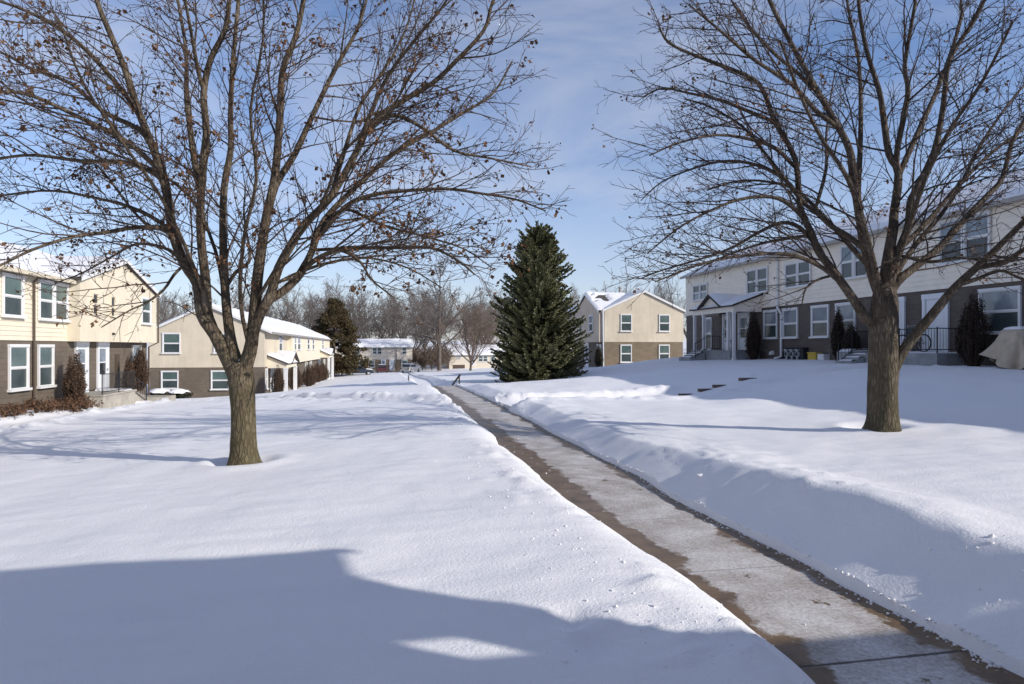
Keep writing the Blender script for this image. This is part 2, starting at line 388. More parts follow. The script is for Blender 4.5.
# shovelled side paths: (x0,y0,x1,y1,half width, floor heights)
def seg_uv(X, Y, x0, y0, x1, y1):
    dx, dy = x1 - x0, y1 - y0; l = math.hypot(dx, dy)
    t = ((X - x0) * dx + (Y - y0) * dy) / (l * l); d = ((X - x0) * -dy + (Y - y0) * dx) / l
    return t, d, l
def snow_h(X, Y):
    X = np.asarray(X, float); Y = np.asarray(Y, float)
    b = base_h(X, Y)
    fade = sstep(160, 60, np.abs(Y))
    z = b + (.035 + .05 * sstep(5, 11, X) * sstep(45, 20, Y)) * fbm(X * .26, Y * .26, 21, 3) * sstep(0, 14, np.hypot(X, Y) ) + .018 * fbm(X * .9, Y * .9, 31, 3) * fade
    # wind ripples, running across
    z = z + .006 * fbm(X * 1.3 + Y * .5, Y * 5.0, 37, 3) * fade
    xl = XL + wob_l(Y); xr = XR + wob_r(Y); wz = walk_z(Y)
    dr = X - xr; dl = xl - X
    rough = np.exp(-((dr - .85) / .6) ** 2) * (dr > 0)
    crest = np.exp(-((dr - .8) / .5) ** 2) * (.025 + .065 * sstep(10, 5, Y) + .02 * fbm(X * .5, Y * .4, 41, 2))
    lump = fbm(X * 2.6, Y * 2.6, 43, 4, .6)
    chunk = np.clip(fbm(X * 6.5, Y * 6.5, 45, 3, .6) - .25, 0, 1)
    bank_on = sstep(140, 60, Y)
    zu = z + (crest + rough * (.008 * lump + .03 * chunk * sstep(-.1, .5, vnoise(X * .5, Y * .5, 46)))) * bank_on
    wide = .52 + .16 * sstep(10, 5, Y) + .03 * vnoise(Y * .6, Y * 0 + 2, 47)
    s = np.clip(dr / wide, 0, 1); sm = 1 - (1 - s) ** 1.22
    lip = .07 + .03 * vnoise(Y * 3.1, Y * 0, 49)
    zr = np.where(dr < wide, wz + lip + (zu - wz - lip) * sm, zu)
    zr = zr + bank_on * .012 * fbm(X * 1.3, Y * 1.3, 44, 3) * np.clip(dr / .3, 0, 1) * (dr < 1.6)
    roughl = np.exp(-((dl - .35) / .55) ** 2) * (dl > 0) * sstep(-.3, .4, vnoise(X * .4, Y * .6, 48))
    zul = z + (.010 * lump + .05 * chunk) * roughl * bank_on
    sl = np.clip(dl / .6, 0, 1); lipl = .03
    zl = np.where(dl < .6, wz + lipl + (zul - wz - lipl) * (1 - (1 - sl) ** 2.2), zul)
    out = np.where(dr > 0, zr, np.where(dl > 0, zl, wz - .05))
    # stretch the transition over 3 cm so the snow edge is a face and not a step
    # path to the right with steps
    t, d, l = seg_uv(X, Y, 3.0, 19.0, 18.6, 20.4)
    fl = np.interp(t * l, [0, 4.8, 6.3, 8.5, 12.5, 16], [-1.79, -1.70, -1.55, -1.06, -.95, -.80])
    hw = .62 + .06 * fbm(X * .8, Y * 0, 51, 3) + .65 * np.exp(-np.maximum(t * l - .2, 0) / .8)
    k = np.abs(d) - hw
    tr = fl + .03 + (out + .07 * np.exp(-((k - .6) / .45) ** 2) * (1 + .5 * lump) + .06 * chunk * np.exp(-((k - .5) / .4) ** 2) - fl - .03) * sstep(0, .42, k)
    ok = (dr > .02) & (t < 1) & (k < 1.6)
    out = np.where(ok, tr, out)
    # path to the left, to the stoop of the near left house
    t, d, l = seg_uv(X, Y, 2.0, 19.4, -11.2, 33.6)
    fl = np.interp(t * l, [0, 6, 19], [-1.72, -2.02, -2.72])
    k = np.abs(d) - .55 - .08 * fbm(X * .7, Y * .7, 53, 3)
    tr = fl + (out + (.05 + .04 * lump + .06 * chunk) * np.exp(-((k - .5) / .42) ** 2) - fl) * sstep(-.05, .4, k)
    ok = (dl > .02) & (t < 1.03) & (k < 1.8)
    out = np.where(ok, tr, out)
    # path along the left house
    t, d, l = seg_uv(X, Y, -10.6, 8.0, -10.9, 33.4)
    k = np.abs(d) - 1.0 - .1 * fbm(X * .5, Y * .5, 57, 3)
    tr = (out - .17) + (.17 + (d < 0) * (.07 + .05 * lump + .1 * chunk) * np.exp(-((k - .4) / .35) ** 2)) * sstep(-.1, .4, k)
    ok = (t > 0) & (t < 1) & (k < 1.5)
    out = np.where(ok, np.minimum(tr, out + .25), out)
    # wells round the two trunks
    for tx, ty in ((-2.13, 10.17), (8.13, 9.75)):
        r = np.hypot(X - tx, Y - ty)
        out = out - .10 * sstep(.55, .24, r) + .03 * np.exp(-((r - .62) / .16) ** 2)
    # a few old prints by the walk
    for fx, fy in ((1.05, 3.15), (.95, 3.5)):
        r = np.hypot((X - fx) * 1.2, Y - fy)
        out = out - .05 * sstep(.2, .06, r) * (1 + .5 * lump)
    return out
def hz(x, y): return float(snow_h(np.array([x]), np.array([y]))[0])

def axis(lims):
    """graded axis: list of (start, end, step at start, step at end)"""
    a = []
    for s, e, d0, d1 in lims:
        p = s
        while p < e - 1e-6:
            a.append(p); t = (p - s) / (e - s); p += d0 + (d1 - d0) * t
    a.append(lims[-1][1]); return np.array(a)
gx = np.unique(np.round(np.concatenate([
    axis([(-900, -220, 80, 40), (-220, -60, 12, 3), (-60, -16, 1.2, .28), (-16, -4, .2, .12), (-4, 1.5, .11, .07), (1.5, 1.86, .045, .045)]),
    np.array([1.90, 1.928, 1.944, 1.956, 1.98, 2.05]), axis([(2.15, 3.1, .16, .16)]), np.array([3.19, 3.236, 3.246, 3.256, 3.28]),
    axis([(3.32, 4.8, .04, .06), (4.8, 14, .08, .16), (14, 30, .2, .6), (30, 220, 1, 12), (220, 900, 40, 90)])]), 4))
gy = axis([(-60, -8, 4, 2), (-8, 1.6, 1, .1), (1.6, 4, .035, .05), (4, 12, .05, .11), (12, 30, .11, .16), (30, 60, .17, .5), (60, 140, .5, 1.6), (140, 400, 2, 10), (400, 1500, 40, 150)])
GX, GY = np.meshgrid(gx, gy)
WX = GX + wob_l(GY) * np.exp(-((GX - XL) / .5) ** 4) + wob_r(GY) * np.exp(-((GX - XR) / .5) ** 4)
GZ = snow_h(WX, GY)
far = sstep(350, 900, GY); GZ = GZ * (1 - far) + 6.0 * far
nx, ny = len(gx), len(gy)
def grid_mesh(name, X, Y, Z, mat):
    ny, nx = X.shape
    co = np.stack([X, Y, Z], -1).reshape(-1, 3)
    i = np.arange(ny - 1)[:, None] * nx + np.arange(nx - 1)[None, :]
    q = np.stack([i, i + 1, i + nx + 1, i + nx], -1).reshape(-1, 4)
    me = bpy.data.meshes.new(name)
    me.vertices.add(len(co)); me.vertices.foreach_set('co', co.ravel())
    me.loops.add(q.size); me.loops.foreach_set('vertex_index', q.ravel())
    me.polygons.add(len(q)); me.polygons.foreach_set('loop_start', np.arange(0, q.size, 4)); 
    me.polygons.foreach_set('use_smooth', np.ones(len(q), bool))
    me.materials.append(mat); me.update(); me.validate()
    o = bpy.data.objects.new(name, me); COL.objects.link(o); return o
ground = grid_mesh('snow_ground', WX, GY, GZ, M['snow'])
tag(ground, 'deep white snow covering the lawns between the two rows of houses', kind='structure')
wy = axis([(-6, 2, 1, .2), (2, 12, .1, .2), (12, 33, .2, .4)]); wx = np.linspace(1.7, 3.5, 10)
AX, AY = np.meshgrid(wx, wy)
path = grid_mesh('path', AX, AY, walk_z(AY) + .0, M['walk'])
cross_x, cross_y = np.meshgrid(np.linspace(3.3, 6.2, 8), np.linspace(17.6, 20.6, 6))
cross = grid_mesh('path', cross_x, cross_y, cross_x * 0 - 1.752, M['concrete_wet'])
tag(cross, 'short wet concrete side path branching right off the footpath', kind='structure')
tag(path, 'cleared concrete footpath with frost down its middle and wet brown edges', kind='structure')
# ------------------------------------------------------------------ house kit
def window(par, fr, u0, u1, z0, z1, up='glass_up', low='glass_low', sill=True, t=.072, trim='trim', simple=False, sx=.05):
    mb = MB()
    mb.fbox(fr, u0 - t, u0, .003, .075, z0, z1); mb.fbox(fr, u1, u1 + t, .003, .075, z0, z1)
    mb.fbox(fr, u0 - t - .01, u1 + t + .01, .002, .085, z1 + .001, z1 + t + .03)
    if sill: mb.fbox(fr, u0 - t - sx, u1 + t + sx, .002, .15, z0 - .09, z0 - .002)
    else: mb.fbox(fr, u0 - t - .01, u1 + t + .01, .002, .08, z0 - t, z0 - .002)
    zm = z0 + (z1 - z0) * .5
    if not simple:
        s = .03
        mb.fbox(fr, u0 + .001, u1 - .001, .004, .052, zm - .022, zm + .022)
        for a, b_, n in ((z0 + .001, zm - .023, .034), (zm + .023, z1 - .001, .046)):
            mb.fbox(fr, u0 + .001, u0 + s, .004, n, a, b_); mb.fbox(fr, u1 - s, u1 - .001, .004, n, a, b_)
            mb.fbox(fr, u0 + s + .001, u1 - s - .001, .005, n - .002, a, a + s); mb.fbox(fr, u0 + s + .001, u1 - s - .001, .005, n - .002, b_ - s, b_)
    w = mb.build('window', M[trim], par)
    p = MB()
    P = fr.P
    p.quad(P(u0, .020, zm), P(u1, .020, zm), P(u1, .020, z1), P(u0, .020, z1), 0)
    p.quad(P(u0, .012, z0), P(u1, .012, z0), P(u1, .012, zm), P(u0, .012, zm), 1)
    o = p.build('pane', [M[up], M[low]], w, fix=False)
    face_out(o, fr)
    return w
def face_out(o, fr):
    me = o.data; me.update()
    n = Vector((fr.n[0], fr.n[1], 0))
    if me.polygons[0].normal.dot(n) < 0: me.flip_normals()
def double_window(par, fr, u0, u1, z0, z1, **k):
    m = (u0 + u1) / 2
    window(par, fr, u0, m - .085, z0, z1, t=.07, sx=.01, **k); window(par, fr, m + .085, u1, z0, z1, t=.07, sx=.01, **k)
def door(par, fr, u0, u1, z0, z1, kind='storm'):
    """white door in a white frame; 'storm' has a tall glass light, 'panel' is closed"""
    mb = MB(); t = .13
    mb.fbox(fr, u0, u0 + t, .003, .09, z0, z1); mb.fbox(fr, u1 - t, u1, .003, .09, z0, z1); mb.fbox(fr, u0 - .02, u1 + .02, .002, .1, z1 + .001, z1 + .2)
    a, b = u0 + t + .001, u1 - t - .001
    s = .1
    if kind == 'storm':
        zk = z0 + (z1 - z0) * .36
        mb.fbox(fr, a, b, .004, .045, z0, zk); mb.fbox(fr, a, b, .004, .045, z1 - .14, z1 - .002)
        mb.fbox(fr, a, a + s, .004, .045, zk + .001, z1 - .141); mb.fbox(fr, b - s, b, .004, .045, zk + .001, z1 - .141)
        zc = zk + (z1 - zk) * .42
        mb.fbox(fr, a + s + .001, b - s - .001, .004, .043, zc - .025, zc + .025)
        o = mb.build('door', M['door_white'], par)
        p = MB(); P = fr.P
        p.quad(P(a + s, .02, zc), P(b - s, .02, zc), P(b - s, .02, z1 - .14), P(a + s, .02, z1 - .14), 0)
        p.quad(P(a + s, .014, zk), P(b - s, .014, zk), P(b - s, .014, zc), P(a + s, .014, zc), 1)
        q = p.build('pane', [M['glass_sky'], M['glass_dark']], o, fix=False); face_out(q, fr)
    else:
        mb.fbox(fr, a, b, .004, .03, z0, z1 - .002)
        h = z1 - z0
        for ua, ub in ((a + .09, (a + b) / 2 - .04), ((a + b) / 2 + .04, b - .09)):
            for za, zb in ((.12, .42), (.48, .74), (.79, .93)):
                mb.fbox(fr, ua, ub, .031, .042, z0 + h * za, z0 + h * zb)
        o = mb.build('door', M['door_white'], par)
    k = MB(); k.fbox(fr, b - .075, b - .035, .047, .10, z0 + .95, z0 + 1.01); k.fbox(fr, b - .075, b - .035, .10, .125, z0 + .93, z0 + 1.03)
    k.build('handle', M['chrome'], o)
    return o
def siding(par, fr, u0, u1, z0, z1, mat='siding_cream', step=.17, n0=.0):
    mb = MB(); P = fr.P; z = z0
    while z < z1 - .02:
        zt = min(z + step, z1)
        mb.hexa([P(u0, n0, z), P(u1, n0, z), P(u1, n0 + .032, z), P(u0, n0 + .032, z), P(u0, n0, zt - .001), P(u1, n0, zt - .001), P(u1, n0 + .010, zt - .001), P(u0, n0 + .010, zt - .001)])
        z = zt
    return mb.build('siding', M[mat], par)
def snow_slab(mb, a, b, c, d, t=.11, nu=40, nv=10, seed=0, bare=None):
    """snow lying on the roof plane a-b (eave) to d-c (ridge)"""
    a, b, c, d = map(Vector, (a, b, c, d))
    u = np.linspace(0, 1, nu + 1)[None, :]; v = np.linspace(0, 1, nv + 1)[:, None]
    P = [np.array(q) for q in (a, b, c, d)]
    pts = (P[0][None, None] * ((1 - u) * (1 - v))[..., None] + P[1][None, None] * (u * (1 - v))[..., None] + P[2][None, None] * (u * v)[..., None] + P[3][None, None] * ((1 - u) * v)[..., None])
    L_u = (b - a).length; L_v = (d - a).length
    eu = np.minimum(u, 1 - u) * L_u; ev = v * L_v
    k = np.clip(np.minimum(eu + 0 * v, ev + 0 * u) / .16, 0, 1) ** .5
    th = t * (1 + .35 * fbm(pts[..., 0] * .8 + seed, pts[..., 1] * .8, 61, 3)) * k
    if bare is not None: th = th * bare(pts) 
    pts[..., 2] += np.maximum(th, -.01) + .002
    n = len(mb.v); ny, nx = pts.shape[:2]
    mb.v.extend(map(tuple, pts.reshape(-1, 3)))
    for j in range(ny - 1):
        for i in range(nx - 1):
            q = n + j * nx + i
            mb.f.append((q, q + 1, q + nx + 1, q + nx)); mb.m.append(0)
def roof_pair(par, ax, e0, e1, rc, ze, zr, s0, s1, oh=.3, rake=.18, snow=.12, seed=0, gut=True, bare=None, rake_mat='trim', s1_snow=None, gmat='gutter'):
    """gable roof. ax='Y': ridge along Y at x=rc, eaves at x=e0 and x=e1, from y=s0 to s1 (ax='X' swaps)"""
    sw = (lambda p, q, z: (p, q, z)) if ax == 'Y' else (lambda p, q, z: (q, p, z))
    mb = MB(); sn = MB(); rk = MB(); gt = MB()
    for e in (e0, e1):
        d = 1 if e > rc else -1
        sl = (zr - ze) / abs(e - rc)
        eo, zo = e + d * oh, ze - sl * oh
        A, B, C, D = sw(eo, s0 - rake, zo), sw(eo, s1 + rake, zo), sw(rc, s1 + rake, zr), sw(rc, s0 - rake, zr)
        up = .16
        A, B, C, D = [(p[0], p[1], p[2] + up) for p in (A, B, C, D)]
        mb.slab(A, B, C, D, .13)
        nu = max(6, int(abs(s1 - s0) / (.5 if bare is None else .12)))
        snow_slab(sn, A, B, C, D, snow, nu, 12 if bare is None else 24, seed, bare if d < 0 else None)
        for s in (s0 - rake, s1 + rake):
            k = -.02 if s == s0 - rake else .02
            q0, q1 = sw(eo, s, zo + up), sw(rc, s, zr + up)
            dv = sw(0, k, 0)
            poly = [(q0[0], q0[1], q0[2] - .17), (q0[0], q0[1], q0[2] + .012), (q1[0], q1[1], q1[2] + .012), (q1[0], q1[1], q1[2] - .17)]
            rk = MB(); rk.prism(poly, dv); rk.build('rake_board', M[rake_mat], par)
        if gut:
            p0, p1 = sw(eo + d * .003, s0 - rake, 0), sw(eo + d * .12, s1 + rake, 0)
            x0, x1 = sorted((p0[0], p1[0])); y0, y1 = sorted((p0[1], p1[1]))
            gt.box(x0, x1, y0, y1, zo + up - .17, zo + up - .02)
    r = mb.build('roof', M['shingle'], par)
    sn.build('roof_snow', M['roof_snow'], par, smooth=True, fix=False)
    if gut: gt.build('gutter', M[gmat], par)
    return r
def downspout(par, pts, mat='trim', r=.05):
    mb = MB(); mb.tube(pts, r, 6); return mb.build('downspout', M[mat], par)
def gable_body(name, par, ax, e0, e1, rc, zb, ze, zr, s0, s1, mat):
    """walls under a gable roof, from height zb up"""
    sw = (lambda p, q, z: (p, q, z)) if ax == 'Y' else (lambda p, q, z: (q, p, z))
    mb = MB()
    mb.prism([sw(e0, s0, zb), sw(e1, s0, zb), sw(e1, s0, ze), sw(rc, s0, zr), sw(e0, s0, ze)], sw(0, s1 - s0, 0))
    return mb.build(name, mat, par)
def block(name, par, x0, x1, y0, y1, z0, z1, mat):
    mb = MB(); mb.box(x0, x1, y0, y1, z0, z1); return mb.build(name, mat, par)
def portico(par, fr, u0, u1, dep, zf, ze, zt, zap, gu0, gu1, wallmat, posts, snow=.1, post_r=.09):
    """lean-to porch roof against the wall fr with a small cross gable in front. dep = depth, ze = eave, zt = top at the wall"""
    P = fr.P
    pr = MB()
    mb = MB(); sn = MB(); be = MB()
    oh = .15
    sl = (zt - ze) / dep
    A, B, C, D = P(u0 - oh, dep + oh, ze - sl * oh), P(u1 + oh, dep + oh, ze - sl * oh), P(u1 + oh, .01, zt), P(u0 - oh, .01, zt)
    mb.slab(A, B, C, D, .09); snow_slab(sn, A, B, C, D, snow, 14, 8, 3)
    gm = (gu0 + gu1) / 2
    # cross gable: ridge runs back until it meets the lean-to
    nb = max(.02, (zt - zap) / sl) if zap < zt else .02
    for ga, s_ in ((gu0, -1), (gu1, 1)):
        A, B, C, D = P(ga + s_ * .12, dep + oh + .06, ze - .02), P(ga + s_ * .12, dep * .72, ze - .02), P(gm, nb, zap), P(gm, dep + oh + .06, zap)
        mb.slab(A, B, C, D, .07); snow_slab(sn, A, B, C, D, snow * .85, 8, 8, 5)
        q0 = P(ga + s_ * .12, dep + oh + .065, ze - .02); q1 = P(gm, dep + oh + .065, zap)
        tr = MB(); tr.prism([(q0[0], q0[1], q0[2] - .10), (q0[0], q0[1], q0[2] + .015), (q1[0], q1[1], q1[2] + .015), (q1[0], q1[1], q1[2] - .10)], Vector(P(0, .03, 0)) - Vector(P(0, 0, 0))); tr.build('porch_edge', M['rail_wood'], par)
    for ue, s_ in ((u0 - oh, -1), (u1 + oh, 1)):
        q0 = P(ue, dep + oh, ze - sl * oh); q1 = P(ue, .012, zt)
        tr = MB(); tr.prism([(q0[0], q0[1], q0[2] - .09), (q0[0], q0[1], q0[2] + .015), (q1[0], q1[1], q1[2] + .015), (q1[0], q1[1], q1[2] - .09)], Vector(P(.025 * s_, 0, 0)) - Vector(P(0, 0, 0))); tr.build('porch_edge', M['rail_wood'], par)
    zb = ze - .42
    be.prism([P(u0, dep, zb), P(gu0, dep, zb), P(gu1, dep, zb), P(u1, dep, zb), P(u1, dep, ze - .02), P(gu1, dep, ze - .02), P(gm, dep, zap - .06), P(gu0, dep, ze - .02), P(u0, dep, ze - .02)], Vector(P(0, -.16, 0)) - Vector(P(0, 0, 0)))
    for ue, w in ((u0, .14), (u1 - .14, .14)):
        be.prism([P(ue, dep - .162, zb), P(ue, dep - .162, ze + sl * .1 - .02), P(ue, .004, zt - .1), P(ue, .004, zb)], Vector(P(w, 0, 0)) - Vector(P(0, 0, 0)))
    mb.build('porch_roof', M['shingle'], par); sn.build('porch_snow', M['roof_snow'], par, smooth=True, fix=False)
    be.build('porch_beam', M[wallmat], par)
    for u, n, z0 in posts:
        m = MB(); m.fbox(fr, u - post_r, u + post_r, n - post_r, n + post_r, z0, zb - .002)
        m.fbox(fr, u - post_r - .03, u + post_r + .03, n - post_r - .03, n + post_r + .03, z0, z0 + .12)
        m.fbox(fr, u - post_r - .025, u + post_r + .025, n - post_r - .025, n + post_r + .025, zb - .10, zb - .003)
        m.build('porch_post', M['trim'], par)
def railing(name, label, pts, h=.9, gap=.13, group=None, base=None, cat='railing'):
    """black iron railing along the points (x, y, z of the floor)"""
    r = thing(name, label, cat, pts[0], group)
    top = MB(); bal = MB(); post = MB()
    for a, b in zip(pts, pts[1:]):
        a = Vector(a); b = Vector(b); l = (b - a).length
        for dz in (h, h * .12): top.tube([a + Vector((0, 0, dz)), b + Vector((0, 0, dz))], .019, 5)
        k = max(1, int(l / gap))
        for i in range(1, k):
            q = a + (b - a) * i / k; bal.tube([q + Vector((0, 0, h * .12)), q + Vector((0, 0, h))], .010, 4)
    for p in pts:
        p = Vector(p); post = MB(); post.tube([p + Vector((0, 0, -.02)), p + Vector((0, 0, h + .05))], .024, 6); post.build('post', M['iron'], r)
    top.build('rail', M['iron'], r); bal.build('balusters', M['iron'], r)
    return r
def steps(name, label, x0, y0, ux, uy, width, n, run, z_top, rise, mat='concrete', group=None, zlow=None, snow=True):
    """flight going down from (x0,y0) along (ux,uy)"""
    mb = MB(); sn = MB(); px, py = -uy, ux
    r = thing(name, label, 'steps', (x0, y0, z_top - n * rise), group)
    for i in range(n):
        a, b = i * run, (i + 1) * run + (.0)
        c = [(x0 + ux * s + px * w, y0 + uy * s + py * w) for s, w in ((a, 0), (b, 0), (b, width), (a, width))]
        zt = z_top - i * rise; zb = (zlow if zlow is not None else z_top - n * rise - .3)
        mb.hexa([(x, y, zb) for x, y in c] + [(x, y, zt) for x, y in c])
        if snow:
            c = [Vector((x0 + ux * s + px * w, y0 + uy * s + py * w, zt)) for s, w in ((a + .02, .05), (b - .05, .05), (b - .05, width - .05), (a + .02, width - .05))]
            snow_slab(sn, *c, .05, 6, 10, i)
    mb.build('treads', M[mat], r)
    if snow: sn.build('snow_cap', M['roof_snow'], r, smooth=True, fix=False)
    return r

# ------------------------------------------------------------------ house on the left, near: facade looks along +X
GA = 'row houses on the left of the court'
hA = thing('row_house', 'near left cream row house with lap siding over brick and a gabled front', 'house', (-13.2, 30, -2.4))
A = Fr((-13.2, 0), (0, 1), (1, 0)); AU = A.off(.50)
BZ = .24
block('lower_wall', hA, -20.6, -13.2, 8, 39.0, -3.6, BZ, M['brick_taupe'])
mbk = MB(); mbk.prism([(-20.6, 8, BZ + .002), (-13.21, 8, BZ + .002), (-13.21, 8, 2.75), (-16.9, 8, 4.42), (-20.6, 8, 2.75)], (0, 31, 0)); mbk.build('upper_wall', M['stucco_cream'], hA)
siding(hA, A, 8, 30.05, BZ, 2.74, n0=-.005)
mbg = MB(); mbg.prism([(-12.70, 29.95, BZ - .004), (-12.70, 38.95, BZ - .004), (-12.70, 38.95, 2.82), (-12.70, 34.45, 4.08), (-12.70, 29.95, 2.82)], (-1.2, 0, 0)); mbg.build('gable_wall', M['stucco_cream'], hA)
roof_pair(hA, 'Y', -20.6, -13.2, -16.9, 2.75, 4.42, 8, 39.0, .28, .2, .14, 1, gmat='gutter_cream')
roof_pair(hA, 'X', 29.95, 38.95, 34.45, 2.82, 4.08, -16.0, -12.70, .25, .16, .10, 2, gut=False)
for a, b in ((22.9, 24.0), (25.78, 26.9), (27.72, 28.72)): window(hA, A, a, b, -1.5, .0)
window(hA, A.off(.03), 25.35, 26.5, 1.12, 2.48); double_window(hA, A.off(.03), 27.7, 29.85, 1.10, 2.5); window(hA, A.off(.03), 22.5, 23.7, 1.12, 2.48)
window(hA, A, 36.9, 37.95, -1.4, .0, up='glass_sky')
for a, b in ((31.05, 31.55), (32.9, 33.36)): window(hA, AU, a, b, 1.42, 2.32, up='glass_dark', low='glass_dark', sill=False, t=.05, trim='siding_cream')
window(hA, AU, 36.75, 37.95, 1.26, 2.52)
door(hA, A, 30.62, 31.78, -2.02, .04); door(hA, A, 32.72, 33.9, -2.02, .06)
downspout(hA, [(-12.95, 27.28, 2.68), (-13.12, 27.28, 2.45), (-13.12, 27.28, .3), (-13.12, 27.28, -2.2)], 'pipe_brown', .045)
downspout(hA, [(-12.62, 39.0, 2.72), (-12.62, 39.0, .25), (-13.1, 39.0, .0), (-13.1, 39.0, -2.8)], 'pipe_brown', .045)
ml = MB(); ml.tube([(-12.69, 33.15, .62), (-12.58, 33.15, .60)], .05, 8); ml.build('porch_light', M['iron'], hA)
mp = MB(); mp.fbox(A, 34.75, 35.2, .003, .06, -1.55, -.35); mp.fbox(A, 34.8, 35.15, .061, .075, -1.5, -.4); mp.build('meter_cabinet', M['pipe_brown'], hA)
# stoop
stA = thing('stoop', 'concrete stoop in front of the two white doors of the near left house', 'stoop', (-12.4, 31.4, -2.5))
mb = MB(); mb.box(-13.19, -11.75, 29.75, 33.25, -3.0, -2.06); mb.box(-13.19, -11.7, 29.7, 33.3, -2.058, -1.99); mb.build('slab', M['concrete'], stA)
sn = MB(); snow_slab(sn, (-11.8, 32.3, -1.988), (-11.8, 33.2, -1.988), (-13.1, 33.2, -1.988), (-13.1, 32.3, -1.988), .06, 10, 10, 4); sn.build('snow_cap', M['roof_snow'], stA, smooth=True, fix=False)
steps('stoop_steps', 'concrete steps going down from the stoop of the near left house', -11.9, 33.31, 0, 1, 1.25, 4, .42, -2.08, .10, zlow=-3.3)
st = thing('concrete_landing', 'low concrete landing at the foot of the near left steps', 'landing', (-12.0, 35.8, -3.1)); mb = MB(); mb.box(-12.9, -11.0, 35.02, 36.6, -3.6, -2.5); mb.build('slab', M['concrete'], st)
railing('stoop_railing', 'black iron railing along the stoop of the near left house', [(-11.8, 29.8, -1.99), (-11.8, 31.5, -1.99), (-11.8, 33.2, -1.99)], .85)
railing('step_railing', 'black iron handrail down the steps of the near left house', [(-11.85, 33.35, -2.15), (-11.85, 34.95, -2.75)], .8, .25)
vw = MB(); 
# ------------------------------------------------------------------ house on the left, farther: gable end looks at us
hB = thing('row_house', 'long left row house with a tan stucco gable end and two little white porches', 'house', (-13.4, 75, -4.2))
gz = -1.53
block('lower_wall', hB, -17.4, -9.4, 52, 102, -5.6, gz, M['brick_taupe'])
gable_body('upper_wall', hB, 'Y', -17.43, -9.37, -13.4, gz + .002, 1.28, 3.05, 51.97, 102.03, M['stucco_tan'])
block('bay_wall', hB, -9.6, -8.98, 63.2, 101.9, gz - .004, 1.25, M['siding_cream'])
roof_pair(hB, 'Y', -17.4, -9.0, -13.4, 1.10, 3.05, 52, 102, .2, .2, .15, 7)
BG = Fr((0, 51.97), (1, 0), (0, -1)); BL = Fr((0, 52), (1, 0), (0, -1))
window(hB, BG, -16.45, -15.35, -.42, .96); window(hB, BG, -12.9, -11.8, -.42, .96)
window(hB, BL, -16.55, -15.5, -3.05, -1.85); window(hB, BL, -13.1, -11.95, -3.15, -1.85)
BF = Fr((-9.37, 0), (0, 1), (1, 0)); BU = Fr((-8.98, 0), (0, 1), (1, 0)); BW = Fr((-9.4, 0), (0, 1), (1, 0))
window(hB, BF, 58.4, 60.2, -.3, 1.0, up='glass_sky')
for a, b in ((64.6, 66.0), (66.9, 69.0), (74.5, 76.6), (79.2, 81.2), (90.3, 92.4)): window(hB, BU, a, b, -.25, .92, up='glass_sky')
window(hB, BW, 52.5, 53.1, -3.2, -1.75); window(hB, BW, 76.3, 77.8, -3.2, -1.75); window(hB, BW, 80.5, 82, -3.2, -1.75); window(hB, BW, 97, 98.4, -3.4, -1.85)
door(hB, BW, 54.6, 55.7, -3.6, -1.62); door(hB, BW, 56.4, 57.5, -3.6, -1.62); door(hB, BW, 89.4, 90.6, -3.9, -1.7); door(hB, BW, 91.6, 92.8, -3.9, -1.7)
portico(hB, Fr((-9.37, 0), (0, 1), (1, 0)), 53.1, 58.6, 1.45, -3.7, -1.22, -.62, -.42, 54.6, 58.5, 'siding_cream', [(53.25, 1.35, -4.2), (58.45, 1.35, -4.2)], .14, .14)
portico(hB, Fr((-8.98, 0), (0, 1), (1, 0)), 88, 94, 1.2, -3.9, -.95, -.4, -.25, 89, 93.8, 'siding_cream', [(88.2, 1.1, -4.5), (93.8, 1.1, -4.5)], .14, .16)
for y in (58.5, 71):
    mb = MB(); mb.tube([(-13.2, y, 2.7), (-13.2, y, 3.75)], .09, 8); mb.build('vent_pipe', M['gutter'], hB)
# ------------------------------------------------------------------ house right of the spruce
hC = thing('row_house', 'tan row house beyond the spruce with a sunlit gable end and snowy roof', 'house', (21, 58, -1.4))
cz = .42
block('lower_wall', hC, 17.65, 24.65, 52, 78, -3, cz, M['brick_tan'])
gable_body('upper_wall', hC, 'Y', 17.62, 24.68, 21.15, cz + .002, 3.1, 4.62, 51.97, 78.03, M['stucco_tan'])
mb = MB(); mb.prism([(17.22, 52.2, cz - .004), (17.22, 59.6, cz - .004), (17.22, 59.6, 3.02), (17.22, 55.9, 4.6), (17.22, 52.2, 3.02)], (1.2, 0, 0)); mb.build('gable_wall', M['stucco_grey_shade'], hC)  # front away from the sun: its shade is put into the stucco colour
mb = MB(); mb.box(17.61, 17.66, 52.02, 59.5, -2.9, cz - .006); mb.build('shaded_lower_wall', M['brick_taupe'], hC)  # thin skin of darker brick, painted-in shade for this side
roof_pair(hC, 'Y', 17.65, 24.65, 21.15, 3.05, 4.62, 52, 78, .22, .16, .12, 9)
roof_pair(hC, 'X', 52.2, 59.6, 55.9, 3.0, 4.62, 17.22, 20.8, .2, .14, .12, 10, gut=False, bare=lambda p: np.where(np.hypot((p[..., 0] - 18.15) / 1.15, (p[..., 2] - 4.3) / .42) + .35 * fbm(p[..., 0] * 2, p[..., 1] * 2, 71, 3) < .75, -.2, 1.0))
CG = Fr((0, 51.97), (1, 0), (0, -1)); CLo = Fr((0, 52), (1, 0), (0, -1))
for a, b in ((19.08, 19.95), (22.5, 23.35)):
    window(hC, CG, a, b, 1.36, 2.68, t=.06); window(hC, CLo, a, b, -1.25, .12, t=.06)
CF = Fr((17.22, 0), (0, 1), (-1, 0)); CW = Fr((17.61, 0), (0, 1), (-1, 0))
